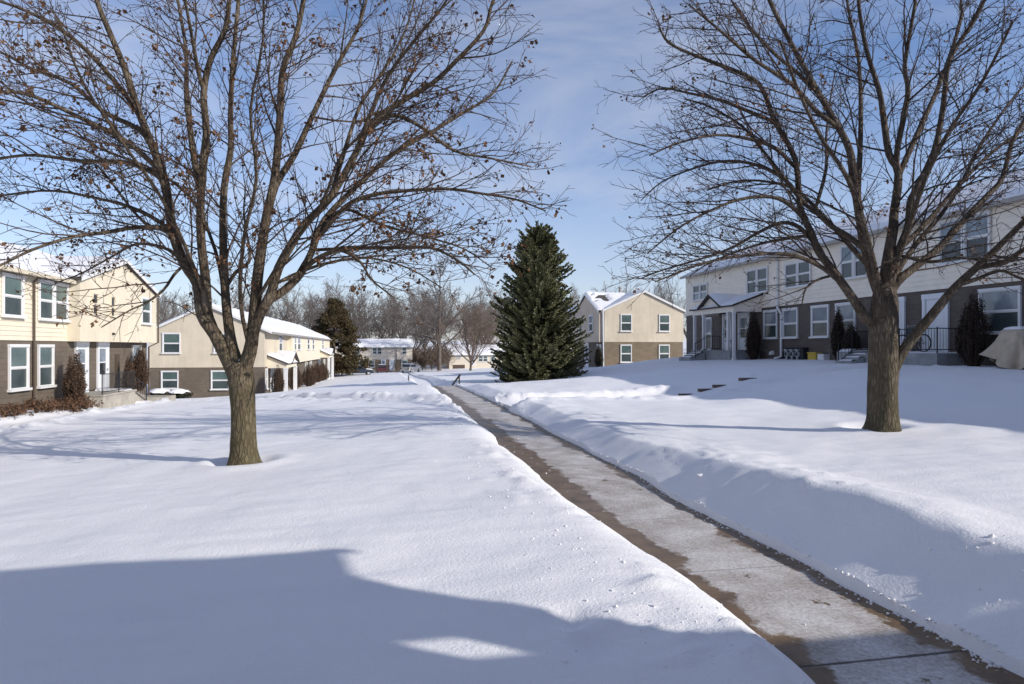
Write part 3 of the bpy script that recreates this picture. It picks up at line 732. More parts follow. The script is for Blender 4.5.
window(hC, CF, 53.8, 54.8, 1.4, 2.7, up='glass_sky'); window(hC, CF, 57.0, 57.9, 1.4, 2.7, up='glass_sky')
window(hC, CW, 52.7, 53.7, -1.3, .15, up='glass_sky'); door(hC, CW, 56.2, 57.3, -1.9, .2)
downspout(hC, [(17.45, 51.86, 3.0), (17.5, 51.86, -1.9)], 'trim', .07)
mb = MB(); mb.tube([(21.2, 58, 4.5), (21.2, 58, 5.5)], .14, 10); mb.tube([(21.2, 58, 5.5), (21.2, 58, 5.62)], .2, 10); mb.build('vent_pipe', M['gutter'], hC)
# ------------------------------------------------------------------ long house on the right: facade looks along -X
hD = thing('row_house', 'long shaded right row house with pale siding over dark brick and white porch', 'house', (21, 25, -.7))
dz = 2.2
D = Fr((20.6, 0), (0, 1), (-1, 0)); DU = Fr((20.565, 0), (0, 1), (-1, 0)); DS = DU.off(.03)
block('lower_wall', hD, 20.6, 28.6, -8, 42.9, -2, dz, M['brick_dark'])
gable_body('upper_wall', hD, 'Y', 20.57, 28.63, 24.6, dz + .002, 4.98, 6.75, -8.03, 42.93, M['siding_tan'])
siding(hD, DU, -8, 42.9, dz, 4.95, 'siding_tan', .2, n0=-.003)
roof_pair(hD, 'Y', 20.6, 28.6, 24.6, 4.95, 6.75, -8, 42.9, .3, .2, .13, 13)
gl = dict(up='glass_sky', low='glass_low')
for a, b in ((18.15, 19.55), (25.95, 27.1), (27.75, 28.9), (30.15, 31.3), (31.95, 33.1), (12.5, 13.7), (9, 10.2)): window(hD, D, a, b, .52, 1.93, t=.085, **gl)
window(hD, D, 39.2, 39.9, -.1, 1.85, t=.06, **gl)
gd = dict(up='glass_dark', low='glass_sky')
double_window(hD, DS, 39.7, 41.6, 3.2, 4.15, **gd); double_window(hD, DS, 32.75, 34.75, 3.12, 4.4, up='glass_dark', low='glass_low'); double_window(hD, DS, 29.0, 31.0, 3.12, 4.3, up='glass_dark', low='glass_dark')
double_window(hD, DS, 25.1, 26.7, 3.15, 4.6, up='glass_sky', low='glass_dark'); double_window(hD, DS, 19.2, 21.2, 3.15, 4.68, up='glass_sky', low='glass_dark')
double_window(hD, DS, 12.5, 14.5, 3.15, 4.6, up='glass_sky', low='glass_dark')
door(hD, D, 23.0, 23.9, -.2, 1.85, 'panel'); door(hD, D, 20.9, 22.1, -.2, 1.85, 'panel')
door(hD, D, 34.6, 35.85, -.17, 1.85, 'storm'); door(hD, D, 36.6, 37.7, -.17, 1.85, 'storm')
downspout(hD, [(20.25, 31.72, 4.9), (20.48, 31.72, 4.6), (20.48, 31.72, 2.35), (20.40, 31.62, 2.1), (20.40, 31.45, 1.95), (20.48, 31.4, 1.75), (20.48, 31.4, -.5), (20.2, 31.6, -.62)], 'trim', .065)
for a, b in ((30.6, 31.5), (27.75, 28.9)):
    mb = MB(); mb.fbox(D, a, b, .003, .03, -.7, -.28); mb.build('basement_window', M['basement'], hD)
portico(hD, Fr((20.565, 0), (0, 1), (-1, 0)), 33.35, 38.3, 1.75, -.2, 2.40, 3.02, 3.12, 34.6, 37.1, 'siding_tan',
        [(33.45, 1.66, -.75), (34.05, 1.66, -.22), (37.0, 1.66, -.22), (38.2, 1.66, -.75)], .1, .075)
hp = thing('stoop', 'concrete porch floor under the white double porch of the right house', 'stoop', (19.6, 35.5, -.7))
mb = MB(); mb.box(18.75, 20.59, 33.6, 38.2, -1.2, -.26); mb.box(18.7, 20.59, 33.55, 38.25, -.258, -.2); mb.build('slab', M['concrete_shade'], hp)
steps('stoop_steps', 'snowy steps leading up to the white double porch of the right house', 18.69, 37.9, -1, 0, 1.5, 3, .33, -.34, .14, 'concrete_shade')
railing('step_railing', 'black iron railing beside the steps of the white double porch', [(18.0, 36.3, -.65), (18.75, 36.3, -.2), (19.6, 36.3, -.2)], .85, .16)
hs = thing('stoop', 'grey concrete stoop with the bicycle in front of two white doors', 'stoop', (20, 22, -.6))
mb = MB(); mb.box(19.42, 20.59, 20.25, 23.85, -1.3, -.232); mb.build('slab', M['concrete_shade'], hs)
sn = MB(); snow_slab(sn, (19.45, 20.3, -.232), (19.45, 23.8, -.232), (20.5, 23.8, -.232), (20.5, 20.3, -.232), .05, 20, 10, 8); sn.build('snow_cap', M['roof_snow'], hs, smooth=True, fix=False)
hs2 = thing('concrete_block', 'small snow-topped concrete wall left of the stoop with the bicycle', 'landing', (20, 25.2, -.6))
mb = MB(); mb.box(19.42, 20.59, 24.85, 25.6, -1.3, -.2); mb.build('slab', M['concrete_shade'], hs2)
sn = MB(); snow_slab(sn, (19.43, 24.86, -.2), (19.43, 25.58, -.2), (20.5, 25.58, -.2), (20.5, 24.86, -.2), .1, 8, 8, 9); sn.build('snow_cap', M['roof_snow'], hs2, smooth=True, fix=False)
steps('stoop_steps', 'snow-covered steps between the stoop with the bicycle and the small concrete wall', 19.8, 24.85, -1, 0, .95, 3, .34, -.30, .14, 'concrete_shade')
railing('stoop_railing', 'black iron railing round the stoop with the bicycle', [(20.5, 20.32, -.2), (19.5, 20.32, -.2), (19.5, 22.1, -.2), (19.5, 23.78, -.2)], .88, .12)
railing('step_railing', 'black iron handrail of the snowy steps beside the stoop with the bicycle', [(18.85, 24.75, -.75), (19.5, 24.75, -.25), (20.4, 24.75, -.2)], .88, .2)
# ------------------------------------------------------------------ far houses at the foot of the slope
hE = thing('row_house', 'small pale two-storey row house at the foot of the slope', 'house', (-1, 128, -4.6))
block('lower_wall', hE, -10, 4.1, 124, 131, -6.2, -2.35, M['brick_tan'])
gable_body('upper_wall', hE, 'X', 123.95, 131.05, 127.5, -2.348, -.05, 1.25, -10.03, 4.13, M['siding_beige'])
roof_pair(hE, 'X', 124, 131, 127.5, -.1, 1.25, -10, 4.1, .3, .2, .2, 15)
EF = Fr((0, 123.95), (1, 0), (0, -1)); EL = Fr((0, 124), (1, 0), (0, -1))
double_window(hE, EF, -3.2, -1.55, -1.3, -.2); window(hE, EF, 2.25, 3.0, -1.3, -.2); double_window(hE, EF, -7.2, -5.5, -1.3, -.2)
window(hE, EL, -3.9, -2.9, -3.75, -2.6); window(hE, EL, -5.6, -4.6, -3.75, -2.6); window(hE, EL, 2.2, 3.15, -3.75, -2.5)
door(hE, EL, -1.65, -.75, -4.4, -2.45); door(hE, EL, -.1, .8, -4.4, -2.45, 'panel')
downspout(hE, [(1.2, 123.86, -.2), (1.2, 123.86, -2.3), (1.0, 123.9, -2.6), (.4, 123.9, -4.5)], 'gutter', .08)
hF = thing('bungalow', 'small cream bungalow with a brown garage door at the foot of the slope', 'house', (17, 144, -4.4))
mb = MB(); mb.box(12.6, 24, 140, 148, -6, -1.7); mb.build('wall', M['siding_beige'], hF)
mb = MB(); mb.prism([(12.58, 140, -1.7), (12.58, 148, -1.7), (12.58, 144, .2)], (-.05, 0, 0)); mb.box(12.5, 12.6, 140, 148, -6, -1.7); mb.build('gable_wall', M['stucco_grey_shade'], hF)  # shaded end wall, painted darker than the front
roof_pair(hF, 'X', 140, 148, 144, -1.75, .15, 12.6, 24, .4, .3, .2, 17, gut=False)
FF = Fr((0, 140), (1, 0), (0, -1))
mb = MB(); mb.fbox(FF, 13.3, 15.9, .003, .05, -5.2, -3.85)
for k in range(4): mb.fbox(FF, 13.35, 15.85, .051, .07, -5.1 + .32 * k, -4.86 + .32 * k)
mb.build('garage_door', M['pipe_brown'], hF)
window(hF, FF, 14.2, 14.95, -2.5, -2.05); double_window(hF, FF, 18.9, 20.8, -3.1, -2.0); door(hF, FF, 17.3, 18.2, -4.0, -2.0)
window(hF, FF, 21.6, 22.5, -3.2, -2.1)
# rooftops of houses beyond
for i, (x, y, w, zr) in enumerate(((3, 190, 14, -.2), (22, 205, 16, .6), (-24, 200, 16, 1.0), (44, 230, 18, 2.2))):
    h = thing('far_house', ['snow-roofed grey house behind the small pale row house', 'snow-roofed house among the trees behind the bungalow', 'far snow-roofed house in the bare wood at left', 'far snow-roofed house behind the spruce'][i], 'house', (x, y, zr - 5))
    block('wall', h, x - w / 2, x + w / 2, y, y + 9, zr - 7, zr - 1.9, M['stucco_grey_shade'])
    roof_pair(h, 'X', y, y + 9, y + 4.5, zr - 1.9, zr, x - w / 2, x + w / 2, .4, .3, .25, 20 + i, gut=False)
    f = Fr((0, y), (1, 0), (0, -1))
    for k in (-.3, 0, .3): window(h, f, x + w * k - .7, x + w * k + .7, zr - 4.2, zr - 2.8, simple=True)

# ------------------------------------------------------------------ the house behind the camera whose shadow lies on the snow
hZ = thing('row_house', 'cream row house standing behind the camera', 'house', (3, -6, -1.5))
YB = -1.5
def caster(xs, ys):
    t = (ys - YB) / math.sin(SUN_PHI); return xs + t * math.cos(SUN_PHI), t * math.tan(SUN_EL) - 1.58
xw, zl_ = caster(-.27, 4.47)
xe, ze_ = caster(-.52, 5.15)
xg, zg = caster(.30, 3.40)
# wall with an opening added so that a patch of sun reaches the snow
mb = MB(); w0, w1, g0, g1 = xg - .3, xg + .28, zg - .14, zg + .2
mb.box(-9, w0 , YB - .2, YB, -2, zl_); mb.box(w1, xw, YB - .2, YB, -2, zl_); mb.box(w0 + .001, w1 - .001, YB - .2, YB, -2, g0); mb.box(w0 + .001, w1 - .001, YB - .2, YB, g1, zl_)
mb.prism([(-9, YB - .19, zl_ + .001), (xw, YB - .19, zl_ + .001), (xe - .02, YB - .19, ze_ - .06), (-9, YB - .19, ze_ - .06)], (0, .18, 0))
mb.build('front_wall', M['stucco_cream'], hZ)
block('main_wall', hZ, -9, 5.0, -9.5, YB - .21, -2, zl_, M['stucco_cream'])
mb = MB(); mb.slab((-9.3, YB + .02, ze_), (xe, YB + .02, ze_), (xe - .3, YB - .9, ze_ + .25), (-9.3, YB - .9, ze_ + .25), .07)
mb.build('roof', M['shingle'], hZ)
mb = MB(); mb.box(-9.2, xe, YB + .021, YB + .05, ze_ - .12, ze_ - .01); mb.build('fascia', M['trim'], hZ)
xp, zp = caster(2.0, 3.5)
block('side_wing', hZ, xw + .1, xw + 9, YB - 1.2, YB - .22, -2, zp, M['brick_taupe'])

# ------------------------------------------------------------------ tubes in bulk, for trees
class Twigs:
    def __init__(s): s.b = {}
    def add(s, pts, r0, r1, sides):
        s.b.setdefault((len(pts), sides), []).append(([tuple(p) for p in pts], r0, r1))
    def arrays(s):
        V = []; F = []; off = 0
        for (n, sides), lst in s.b.items():
            P = np.array([q[0] for q in lst]); r0 = np.array([q[1] for q in lst]); r1 = np.array([q[2] for q in lst])
            T = np.empty_like(P); T[:, 1:-1] = P[:, 2:] - P[:, :-2]; T[:, 0] = P[:, 1] - P[:, 0]; T[:, -1] = P[:, -1] - P[:, -2]
            T /= np.linalg.norm(T, axis=2, keepdims=True) + 1e-9
            ov = P[:, -1] - P[:, 0]; ov /= np.linalg.norm(ov, axis=1, keepdims=True) + 1e-9
            ref = np.where(np.abs(ov[:, 2:3]) < .8, np.array([[0, 0, 1.]]), np.array([[1., 0, 0]]))[:, None, :]
            U = np.cross(T, ref); U /= np.linalg.norm(U, axis=2, keepdims=True) + 1e-9
            W = np.cross(T, U)
            tt = np.linspace(0, 1, n)[None, :]
            rad = r0[:, None] * (1 - tt) + r1[:, None] * tt
            an = np.arange(sides) * 2 * math.pi / sides
            ring = P[:, :, None, :] + rad[:, :, None, None] * (U[:, :, None, :] * np.cos(an)[None, None, :, None] + W[:, :, None, :] * np.sin(an)[None, None, :, None])
            m = len(lst)
            V.append(ring.reshape(-1, 3))
            base = (np.arange(m) * n * sides)[:, None, None] + (np.arange(n - 1) * sides)[None, :, None]
            k = np.arange(sides)[None, None, :]; k2 = (k + 1) % sides
            q = np.stack([base + k, base + sides + k, base + sides + k2, base + k2], -1).reshape(-1, 4) + off
            F.append(q); off += m * n * sides
        return (np.concatenate(V), np.concatenate(F)) if V else (np.zeros((0, 3)), np.zeros((0, 4), int))
def quads_object(name, V, F, mat, parent, smooth=True, off=(0, 0, 0)):
    me = bpy.data.meshes.new(name)
    V = np.asarray(V, float) - np.array(off)
    me.vertices.add(len(V)); me.vertices.foreach_set('co', V.ravel())
    me.loops.add(F.size); me.loops.foreach_set('vertex_index', F.ravel().astype(np.int32))
    me.polygons.add(len(F)); me.polygons.foreach_set('loop_start', np.arange(0, F.size, 4))
    if smooth: me.polygons.foreach_set('use_smooth', np.ones(len(F), bool))
    me.materials.append(mat); me.update(); me.validate()
    o = bpy.data.objects.new(name, me); COL.objects.link(o)
    if parent is not None: o.parent = parent
    return o
def catmull(pts, per=3):
    P = [Vector(p) for p in pts]; out = []
    for i in range(len(P) - 1):
        a = P[i - 1] if i else P[0] * 2 - P[1]; b, c = P[i], P[i + 1]; d = P[i + 2] if i + 2 < len(P) else P[-1] * 2 - P[-2]
        for k in range(per):
            t = k / per
            out.append(.5 * ((2 * b) + (c - a) * t + (2 * a - 5 * b + 4 * c - d) * t * t + (3 * b - a - 3 * c + d) * t ** 3))
    out.append(P[-1]); return out
def rnd_perp(d, rng):
    a = Vector((rng.gauss(0, 1), rng.gauss(0, 1), rng.gauss(0, 1)))
    a = a - d * a.dot(d)
    return a.normalized() if a.length > 1e-4 else Vector((1, 0, 0))
def grow(p, d, length, n, rng, trop, wig):
    """a wandering line of n points"""
    pts = [p.copy()]; d = d.normalized(); st = length / (n - 1)
    for i in range(n - 1):
        d = (d + Vector((rng.gauss(0, wig), rng.gauss(0, wig), rng.gauss(0, wig))) + trop * st).normalized()
        p = p + d * st; pts.append(p.copy())
    return pts
def leaf_face(V, F, p, size, rng):
    a = Vector((rng.gauss(0, 1), rng.gauss(0, 1), rng.gauss(0, 1) - .6)).normalized(); b = rnd_perp(a, rng)
    i = len(V); w = size * rng.uniform(.25, .5)
    c = a.cross(b) * w * rng.uniform(-.5, .5)
    V.extend([tuple(p), tuple(p + a * size * .5 + b * w + c), tuple(p + a * size), tuple(p + a * size * .5 - b * w + c)])
    F.append((i, i + 1, i + 2, i + 3))
def big_tree(spec, name, label, mats, seed, leaves=.25, leafsize=.055, dens=1.0, droop=0.0, group=None):
    rng = random.Random(seed); base = Vector(spec['base'])
    root = thing(name, label, 'tree', tuple(base))
    big = MB(); tw = Twigs(); LV = []; LF = []; SV = []; SF = []
    # trunk with root flare and unevenness
    tp = catmull(spec['trunk'][0], 5); tr = .88 * np.interp(np.linspace(0, 1, len(tp)), np.linspace(0, 1, len(spec['trunk'][1])), spec['trunk'][1])
    n = len(tp); sides = 28; vs = []
    for i, (p, r) in enumerate(zip(tp, tr)):
        for k in range(sides):
            a = 2 * math.pi * k / sides
            fl = 1 + .09 * math.exp(-max(p.z, 0) / .15) * (.5 + .5 * math.sin(5 * a + 1.3)) + .05 * float(fbm(np.array([a * 2.0 + seed]), np.array([p.z * 1.6]), 81, 3)[0]) + .03 * math.sin(3 * a + p.z)
            vs.append(p + Vector((math.cos(a), math.sin(a), 0)) * r * fl)
    fs = [(i * sides + k, i * sides + (k + 1) % sides, (i + 1) * sides + (k + 1) % sides, (i + 1) * sides + k) for i in range(n - 1) for k in range(sides)]
    fs.append(tuple(range((n - 1) * sides, n * sides)))
    big.add(vs, fs)
    def twiglets(pts, r, lvl):
        """small shoots along a branch"""
        if lvl == 0: return
        n = len(pts); tot = sum((pts[i + 1] - pts[i]).length for i in range(n - 1))
        gap = (.13 if lvl == 1 else .17) / dens
        k = int(tot / gap); side = rng.random() * 6
        for j in range(k):
            t = (j + rng.uniform(.1, .9)) / k
            if t < .1: continue
            f = t * (n - 1); i = min(int(f), n - 2); p = pts[i].lerp(pts[i + 1], f - i); d = (pts[i + 1] - pts[i]).normalized()
            out = Vector((p.x, p.y, 0)); out = out.normalized() if out.length > .1 else Vector((1, 0, 0))
            side += 2.4
            q = rnd_perp(d, rng); 
            cd = (d * rng.uniform(.55, 1.1) + q * .9 + out * .12).normalized()
            if lvl == 2:
                ln = rng.uniform(.32, .82) * (1.15 - .6 * t)
                bp = grow(p, cd, ln, 5, rng, Vector((0, 0, .28 - droop * .3)), .11)
                rr = min(r * .6, .0062 * rng.uniform(.8, 1.15)); tw.add(bp, rr, .0034, 3)
                twiglets(bp, rr, 1); tipleaf(bp[-1])
            else:
                ln = rng.uniform(.07, .26)
                bp = grow(p, cd, ln, 3, rng, Vector((0, 0, .8)), .14)
                tw.add(bp, .0038, .0028, 3)
                if rng.random() < .45: tipleaf(bp[-1])
    def tipleaf(p):
        h = float(vnoise(np.array([p.x * 1.3 + seed]), np.array([p.z * 1.3 + p.y]), 91)[0]) * .5 + .5
        x = rng.random()
        if x < leaves * (h ** 1.5) * 1.6:
            for k in range(rng.randint(2, 7)): leaf_face(LV, LF, p + Vector((rng.gauss(0, .03), rng.gauss(0, .03), rng.gauss(-.02, .03))), leafsize * rng.uniform(.6, 1.25), rng)
        elif x < leaves * 1.6:
            for k in range(rng.randint(1, 3)): leaf_face(SV, SF, p + Vector((rng.gauss(0, .012), rng.gauss(0, .012), 0)), .03 * rng.uniform(.7, 1.3), rng)
    for (r0, r1, P) in spec['limbs']:
        P = [Vector(q) + (Vector((rng.gauss(0, .02), rng.gauss(0, .02), rng.gauss(0, .02))) if k > 1 else Vector((0, 0, 0))) for k, q in enumerate(P)]
        r0 *= .86; r1 *= .9; pts = catmull(P, 3); n = len(pts)
        tt = np.linspace(0, 1, n); rad = r0 + (r1 - r0) * tt ** .85
        rad = rad * (1 + (.42 if math.hypot(P[0].x, P[0].y) < .16 and P[0].z < spec['trunk'][0][-1][2] + .05 else -.28) * np.exp(-np.cumsum([0.0] + [(b - a).length for a, b in zip(pts, pts[1:])]) / .22))
        big.tube(pts, list(rad), 12 if r0 > .07 else 7)
        cum = [0.0]
        for a, b in zip(pts, pts[1:]): cum.append(cum[-1] + (b - a).length)
        tot = cum[-1]; s = 1.1 if r0 > .06 else .35
        while s < tot:
            i = next(k for k in range(n - 1) if cum[k + 1] >= s); f = (s - cum[i]) / (cum[i + 1] - cum[i])
            p = pts[i].lerp(pts[i + 1], f); d = (pts[i + 1] - pts[i]).normalized(); t = s / tot; rl = rad[i]
            if p.z > 2.1:
                out = Vector((p.x, p.y, 0)); out = out.normalized() if out.length > .15 else rnd_perp(Vector((0, 0, 1)), rng)
                q = rnd_perp(d, rng)
                ang = math.radians(rng.uniform(28, 58))
                cd = (d * math.cos(ang) + q * math.sin(ang) + out * .28)
                if cd.z < -.25: cd.z = -.1
                cd = cd.normalized()
                ln = rng.uniform(.8, 2.4) * (1.0 - .66 * t) * (1.0 if p.z > 2.6 else .7)
                n2 = 7
                tz = .16 if cd.z < .25 else -.06
                bp = grow(p, cd, ln, n2, rng, Vector((out.x * .10, out.y * .10, tz - droop)), .085)
                rr = min(rl * .5, .006 + .0075 * ln * rng.uniform(.7, 1.1)); tw.add(bp, rr, .0042, 5 if rr > .015 else 4)
                twiglets(bp, rr, 2); tipleaf(bp[-1])
            s += rng.uniform(.10, .30) / dens * (1.6 if t < .4 else 1)
        # shoots straight on the limb's thin end
        k0 = int(n * .45); twiglets(pts[k0:], .02, 2)
    big.build('trunk', mats[0], root, smooth=True, fix=False, off=(0, 0, 0))
    V, F = tw.arrays(); quads_object('branches', V, F, mats[1], root)
    if LV: quads_object('dead_leaves', np.array(LV), np.array(LF), M['dead_leaf'], root, False)
    if SV: quads_object('seed_clusters', np.array(SV), np.array(SF), M['seed'], root, False)
    return root
TREE_A={'base':(-2.13, 10.17, -1.73),'trunk':([(0.01, 0.0, -0.03), (0.0, 0.0, 0.06), (0.0, 0.0, 0.21), (0.0, 0.0, 0.5), (-0.01, 0.0, 0.87), (-0.03, 0.0, 1.17), (-0.05, 0.01, 1.38), (-0.04, 0.0, 1.49), (-0.03, 0.0, 1.55)], [0.281, 0.244, 0.217, 0.204, 0.201, 0.21, 0.207, 0.133, 0.03]),'limbs':[
 (0.126,0.024,[(-0.03,0.0,1.17),(-0.25,0.06,1.6),(-0.39,0.1,1.91),(-0.56,0.15,2.25),(-0.71,0.21,2.64),(-0.87,0.26,2.97),(-1.05,0.32,3.48),(-1.19,0.39,4.21),(-1.41,0.48,4.79),(-1.61,0.55,5.33),(-1.81,0.63,5.88),(-2.04,0.71,6.43),(-2.31,0.8,7.0),(-2.48,0.88,7.61),(-2.61,0.95,8.34),(-2.7,1.01,8.99)]),
 (0.096,0.022,[(-0.43,0.12,1.99),(-0.52,0.11,2.25),(-0.56,0.05,2.73),(-0.57,-0.04,3.29),(-0.54,-0.17,3.98),(-0.41,-0.35,4.75),(-0.4,-0.45,5.21),(-0.26,-0.59,5.69),(-0.08,-0.72,6.06),(-0.02,-0.83,6.42),(0.07,-1.0,7.0),(0.09,-1.2,7.66)]),
 (0.044,0.013,[(-0.4,-0.45,5.21),(-0.45,-0.65,5.51),(-0.47,-0.88,5.73),(-0.44,-1.38,6.09),(-0.36,-1.86,6.32)]),
 (0.066,0.018,[(-0.55,-0.15,3.9),(-0.71,0.06,4.62),(-0.78,0.17,4.94),(-0.88,0.36,5.48),(-1.01,0.67,6.35),(-1.16,1.0,7.26),(-1.41,1.43,8.46)]),
 (0.1,0.022,[(-0.05,0.01,1.38),(-0.16,0.06,1.69),(-0.24,0.11,2.06),(-0.31,0.2,2.58),(-0.34,0.31,3.35),(-0.35,0.43,4.13),(-0.3,0.52,4.83),(-0.29,0.6,5.33),(-0.31,0.75,6.27),(-0.24,0.89,7.3),(-0.18,1.08,8.55),(-0.27,1.27,9.66)]),
 (0.044,0.012,[(-0.31,0.2,2.58),(-0.18,0.34,2.87),(-0.06,0.45,3.04),(-0.03,0.63,3.33),(-0.22,1.02,3.88),(-0.24,1.34,4.36)]),
 (0.121,0.022,[(-0.06,0.01,1.22),(0.1,-0.04,1.66),(0.17,-0.08,2.07),(0.24,-0.14,2.72),(0.3,-0.19,3.29),(0.39,-0.24,3.65),(0.5,-0.31,4.21),(0.58,-0.4,5.04),(0.65,-0.47,5.67),(0.79,-0.55,6.15),(0.9,-0.62,6.62),(1.0,-0.71,7.28),(1.11,-0.82,8.06)]),
 (0.074,0.018,[(0.37,-0.23,3.56),(0.47,-0.12,4.1),(0.7,-0.01,4.62),(0.93,0.16,5.26),(1.28,0.37,6.08),(1.59,0.56,6.79),(1.74,0.73,7.41),(1.93,1.0,8.41)]),
 (0.096,0.018,[(0.12,-0.05,1.76),(0.24,-0.11,2.17),(0.41,-0.18,2.49),(0.59,-0.27,2.88),(0.75,-0.35,3.2),(0.94,-0.43,3.5),(1.3,-0.58,3.88),(1.66,-0.76,4.49),(1.9,-0.88,4.86),(2.33,-1.05,5.12),(2.71,-1.21,5.38),(3.03,-1.35,5.63),(3.35,-1.5,5.97),(3.49,-1.6,6.27),(3.62,-1.73,6.7)]),
 (0.089,0.015,[(0.28,-0.13,2.25),(0.4,-0.13,2.42),(0.58,-0.12,2.57),(0.83,-0.1,2.84),(1.0,-0.05,3.23),(1.16,0.01,3.65),(1.62,0.08,4.2),(2.15,0.15,4.79),(2.75,0.2,5.17),(3.32,0.25,5.51),(3.78,0.3,5.9),(4.13,0.37,6.43)]),
 (0.053,0.012,[(0.83,-0.1,2.84),(1.09,-0.29,3.03),(1.42,-0.55,3.12),(1.79,-0.85,3.14),(2.31,-1.34,3.07),(2.64,-1.68,2.99),(2.94,-2.06,2.79),(3.15,-2.37,2.61)]),
 (0.05,0.012,[(1.04,-0.04,3.33),(1.47,-0.19,3.82),(1.84,-0.32,3.97),(2.19,-0.45,4.03),(2.89,-0.7,4.0),(3.4,-0.9,3.93),(3.88,-1.09,3.82),(4.28,-1.26,3.63)]),
 (0.044,0.01,[(1.06,-0.03,3.39),(1.31,-0.02,3.73),(1.52,-0.02,3.81),(1.98,-0.01,3.62),(2.68,0.02,3.44),(3.29,0.05,3.23),(3.73,0.08,2.99)]),
 (0.038,0.01,[(0.98,-0.06,3.18),(1.41,-0.35,3.15),(1.71,-0.62,2.95),(1.88,-0.89,2.64),(2.2,-1.26,2.36)]),
 (0.038,0.01,[(0.47,-0.21,2.64),(0.82,-0.12,2.84),(1.24,0.03,3.02),(1.82,0.26,3.13),(2.45,0.51,3.01),(2.95,0.75,2.75)]),
 (0.047,0.012,[(1.9,-0.88,4.86),(2.2,-0.86,5.0),(2.62,-0.8,4.86),(3.06,-0.7,4.6),(3.59,-0.61,4.51),(4.22,-0.5,4.5)]),
 (0.044,0.012,[(1.66,-0.76,4.49),(1.89,-1.03,4.99),(2.13,-1.34,5.36),(2.45,-1.72,5.68),(2.74,-2.09,5.91),(2.95,-2.43,6.11)]),
 (0.044,0.012,[(1.3,-0.58,3.88),(1.48,-0.37,4.61),(1.68,-0.1,5.38),(2.05,0.14,6.04),(2.37,0.43,6.83),(2.59,0.81,7.87)]),
 (0.062,0.015,[(-1.16,0.38,4.03),(-1.27,0.32,4.34),(-1.39,0.28,4.5),(-1.7,0.2,4.75),(-2.19,0.06,4.98),(-2.69,-0.13,5.21),(-3.05,-0.26,5.19),(-3.47,-0.45,5.01),(-3.8,-0.65,4.72)]),
 (0.059,0.015,[(-1.39,0.47,4.72),(-1.61,0.58,5.03),(-2.21,0.89,5.42),(-2.85,1.24,5.9),(-3.57,1.61,6.22),(-4.21,1.95,6.59),(-5.02,2.37,6.84)]),
 (0.056,0.015,[(-1.46,0.49,4.93),(-1.66,0.46,5.36),(-2.1,0.38,5.92),(-2.45,0.32,6.23),(-2.87,0.24,6.5),(-3.28,0.18,6.63),(-3.73,0.11,6.66)]),
 (0.053,0.013,[(-1.2,0.36,4.14),(-1.32,0.39,4.31),(-1.78,0.53,4.53),(-2.49,0.75,4.57),(-3.23,0.99,4.68),(-3.8,1.18,4.67),(-4.81,1.51,4.54),(-5.68,1.81,4.3)]),
 (0.047,0.012,[(-1.0,0.31,3.35),(-1.29,0.48,3.62),(-1.77,0.76,3.84),(-2.34,1.12,4.05),(-3.31,1.71,4.31),(-4.22,2.26,4.35),(-5.36,2.95,4.25)]),
 (0.05,0.012,[(-0.9,0.27,3.03),(-1.07,0.15,3.42),(-1.41,0.03,3.43),(-1.81,-0.13,3.36),(-2.17,-0.33,3.25),(-2.52,-0.6,3.01),(-2.75,-0.83,2.77),(-3.01,-1.17,2.48)]),
 (0.035,0.009,[(-0.87,0.26,2.97),(-1.01,0.21,2.8),(-1.16,0.12,2.59),(-1.34,0.0,2.38),(-1.5,-0.1,2.24),(-1.8,-0.32,2.02)]),
 (0.038,0.01,[(-1.06,0.33,3.57),(-1.43,0.51,3.56),(-1.81,0.78,3.89),(-2.47,1.3,4.6),(-3.05,1.69,4.97)]),
 (0.038,0.01,[(-0.81,0.24,2.84),(-1.18,0.57,3.21),(-1.76,1.04,3.33),(-2.4,1.57,3.24),(-3.12,2.21,2.97),(-3.74,2.73,2.84)]),
 (0.038,0.012,[(-0.3,0.18,2.45),(-0.52,0.52,3.23),(-1.03,1.07,4.1),(-1.84,1.7,4.79),(-2.88,2.4,5.19),(-3.82,3.08,5.89)]),
 (0.04,0.012,[(0.1,-0.04,1.66),(0.01,-0.24,2.41),(0.15,-0.59,3.22),(0.36,-1.0,3.96),(0.39,-1.47,4.73),(0.63,-2.0,5.39),(0.77,-2.61,6.01)]),
 (0.038,0.012,[(0.2,-0.11,2.4),(0.67,-0.55,3.03),(1.21,-1.16,3.63),(1.58,-1.79,4.2),(2.07,-2.38,4.4),(2.44,-3.18,4.79)]),
 (0.038,0.012,[(-0.53,0.08,2.43),(-0.74,-0.23,3.18),(-0.93,-0.66,3.85),(-1.24,-1.15,4.36),(-1.38,-1.77,4.86),(-1.36,-2.41,5.25)]),
]}
